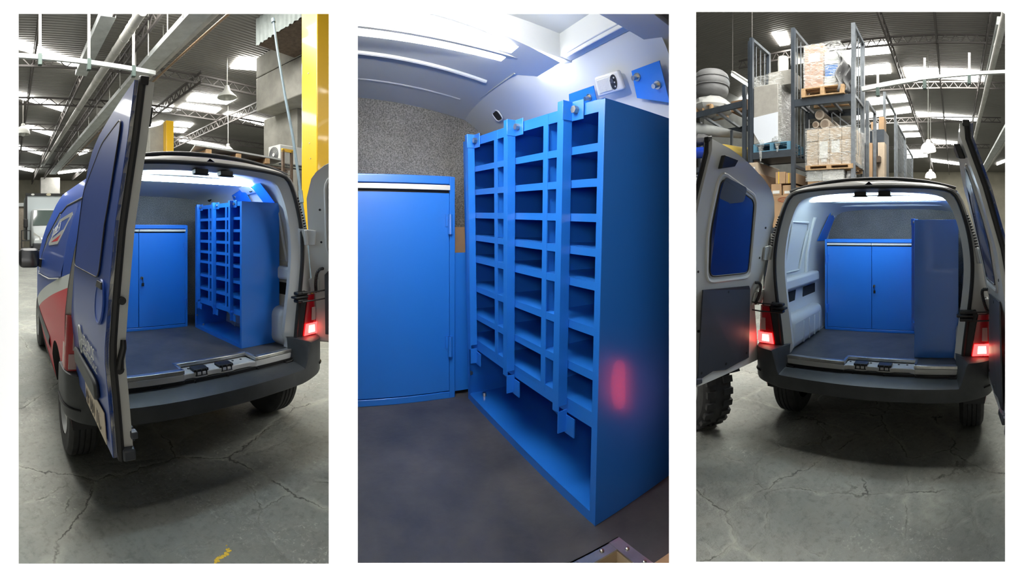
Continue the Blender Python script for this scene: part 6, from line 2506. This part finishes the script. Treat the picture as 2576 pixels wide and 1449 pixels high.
        if mesh:
            mb = MB()
            n = 14
            for k in range(1, n):
                yy = lerp(ya, yb, k / n)
                mb.bar((xf, yy, 1.2), (xf, yy, zt), 0.009, 0.009)
            for k in range(26):
                z = 1.2 + k * (zt - 1.2) / 26
                mb.bar((xf, ya, z), (xf, yb, z), 0.008, 0.008)
            part('wire_mesh', mb, M['rack_pale'], rf, sm=False)['kind'] = 'stuff'
    # shelves and goods seen between those frames
    g = thing(fr, 'storage_cabinet', 'dark grey cabinet between the receding frames', 'cabinet', (X(2205, 10.4), 10.6, 0))
    mb = MB()
    mb.box(X(2188, 10.4), X(2224, 10.4), 10.4, 11.2, 0, Zp(2200, 326, 10.4))
    part('cabinet_body', mb, M['rack'], g, bev=0.01)
    mb = MB()
    mb.box(X(2190, 10.4), X(2222, 10.4), 10.38, 10.4, 0.1, Zp(2200, 330, 10.4))
    part('cabinet_door', mb, M['rack'], g, bev=0.004)
    zt = Zp(2200, 326, 10.4)
    carton(fr, X(2190, 10.4), X(2199, 10.4), 10.45, 10.8, zt, zt + 0.22, M['cardboard'], 'small brown box on the dark cabinet, left')
    carton(fr, X(2210, 10.4), X(2223, 10.4), 10.45, 10.8, zt, zt + 0.34, M['cardboard'], 'brown box on the dark cabinet, beside the pale post')
    carton(fr, X(2200, 10.4), X(2209, 10.4), 10.45, 10.8, zt, zt + 0.17, M['paper'], 'white packet on the dark cabinet between two brown boxes')
    g2 = thing(fr, 'shelf_rack', 'dark shelf rack holding white bags behind the pale post', 'rack', (X(2172, 9.9), 10.0, 0), 'pallet racks')
    sx0, sx1 = X(2150, 9.8), X(2190, 9.8)
    for x in (sx0, sx1):
        mb = MB()
        mb.box(x - 0.03, x + 0.03, 9.85, 9.91, 0, Zp(2170, 360, 9.8) + 0.3)
        part('upright', mb, M['rack'], g2, sm=False)
    for py in (360, 392, 430):
        mb = MB()
        z = Zp(2170, py, 9.8)
        mb.box(sx0, sx1, 9.8, 10.5, z - 0.05, z)
        part('shelf', mb, M['rack'], g2, sm=False)
    z = Zp(2170, 360, 9.8)
    carton(fr, X(2160, 9.8), X(2187, 9.8), 9.85, 10.3, z, Zp(2170, 320, 9.8), M['paper'], 'big white bag on the dark shelf rack behind the pale post')
    z = Zp(2170, 392, 9.8)
    carton(fr, X(2163, 9.8), X(2171, 9.8), 9.85, 10.2, z, z + 0.22, M['card'], 'small dark grey box on the middle shelf behind the pale post')
    z = Zp(2170, 430, 9.8)
    carton(fr, X(2160, 9.8), X(2172, 9.8), 9.85, 10.2, z, z + 0.3, M['cardboard_dark'], 'brown box on the low shelf behind the pale post')
    carton(fr, X(2180, 9.6), X(2196, 9.6), 9.5, 9.75, 0, Zp(2185, 362, 9.6), M['cardboard'], 'tall brown carton standing on the floor between the frames')
    carton(fr, X(2208, 10.0), X(2225, 10.0), 10.0, 10.3, 0, Zp(2215, 358, 10.0), M['cardboard_pale'], 'tall pale carton standing before the dark cabinet')
    mb = MB()
    c = fr.Y(2203, 402, 9.9)
    mb.box(c.x - 0.13, c.x + 0.13, 9.8, 9.98, c.z - 0.08, c.z + 0.08)
    mb.box(c.x - 0.06, c.x + 0.02, 9.78, 9.98, c.z + 0.08, c.z + 0.17)
    mb.box(c.x - 0.05, c.x + 0.05, 9.85, 9.95, 0, c.z - 0.08)
    solo(fr, 'hoist_motor', mb, M['wood_old'], 'dark brown hoist motor on a post before the dark cabinet', 'motor', bev=0.015)
    # truck wheel at the left edge
    wheel_left(fr)


def wheel_left(fr):
    c = fr.Z(1722, 1068, 0.0)
    R = 0.345
    g0 = thing(fr, 'parked_truck', 'chunky tyred wheel of a parked truck at the left edge below the open door', 'truck', (c.x, c.y, 0))
    prof = [(0.21, 0.0), (0.24, -0.012), (0.31, -0.006), (0.335, 0.012), (R, 0.03), (R, 0.19), (0.335, 0.21), (0.24, 0.23), (0.21, 0.22)]
    mb = MB()
    rot = Matrix.Rotation(-0.45, 3, 'Z')
    o = Vector((c.x, c.y, R))
    mb.lathe(prof, (0, 0, 0), 'Y', 48)
    for v in mb.v:
        v.xyz = rot @ v + o
    g = part('wheel', mb, M['tyre'], g0, ang=28)
    mb = MB()
    for k in range(26):
        a = 2 * PI * k / 26
        for (y0, y1) in ((0.004, 0.075), (0.14, 0.215)):
            p = Vector((R * math.cos(a), (y0 + y1) / 2, R * math.sin(a)))
            b = MB()
            b.obox((0, 0, 0), (0.045, y1 - y0, 0.028))
            rr = Matrix.Rotation(-a + PI / 2, 3, 'Y')
            for v in b.v:
                v.xyz = rot @ (rr @ v + p) + o
            mb.add(b.v, b.f)
    part('tread_block', mb, M['tyre'], g, sm=False)['kind'] = 'stuff'
    mb = MB()
    mb.lathe([(0.215, 0.0), (0.2, -0.008), (0.19, 0.02), (0.17, 0.05), (0.12, 0.03), (0.10, 0.01), (0.05, 0.0), (0.045, -0.03), (0.0, -0.03)], (0, 0, 0), 'Y', 32)
    for v in mb.v:
        v.xyz = rot @ v + o
    part('rim', mb, M['rim'], g, ang=30)
    mb = MB()
    for k in range(5):
        a = 2 * PI * k / 5 + 0.3
        b = MB()
        b.cyl((0.085 * math.cos(a), 0.02, 0.085 * math.sin(a)), (0.085 * math.cos(a), -0.012, 0.085 * math.sin(a)), 0.014, 8)
        for v in b.v:
            v.xyz = rot @ v + o
        mb.add(b.v, b.f)
    part('wheel_nut', mb, M['alu'], g)

    mb = MB()
    mb.grid(lambda a, b: rot @ Vector((0.42 * math.cos(lerp(0.35, PI - 0.35, a)), lerp(0.0, 0.25, b), 0.42 * math.sin(lerp(0.35, PI - 0.35, a)))) + o, 12, 2)
    part('mudguard', mb, M['black'], g0)


M['wrap_grey'] = mat('crumpled_film', (0.42, 0.42, 0.40), 0.22, bump=0.9, bscale=9, coat=0.5)
M['wrap_pale'] = mat('pale_film', (0.52, 0.54, 0.52), 0.25, bump=0.5, bscale=14, coat=0.5)
M['grey_board'] = mat('grey_board', (0.34, 0.325, 0.29), 0.6, var=0.12, vscale=5, bump=0.2, bscale=30)
M['cardboard_pink'] = mat('cardboard_pink', (0.47, 0.29, 0.2), 0.5, var=0.1, vscale=5, bump=0.2, bscale=20)
M['blue_plastic2'] = mat('bright_blue_pack', (0.03, 0.17, 0.5), 0.35)
M['red_print'] = mat('red_print', (0.35, 0.08, 0.03), 0.6)
hall_right()


# small repeated fixings that stay joined are marked as such
for o in bpy.data.objects:
    n = o.name.split('.')[0]
    if n in ('sill_hole', 'sill_screw', 'wheel_nut', 'pillar_vent', 'card_screw', 'door_hole', 'bumper_seam', 'tray_bolt', 'fill_bar_hanger', 'window_pinstripe', 'window_gutter', 'roof_support'):
        o['kind'] = 'stuff'
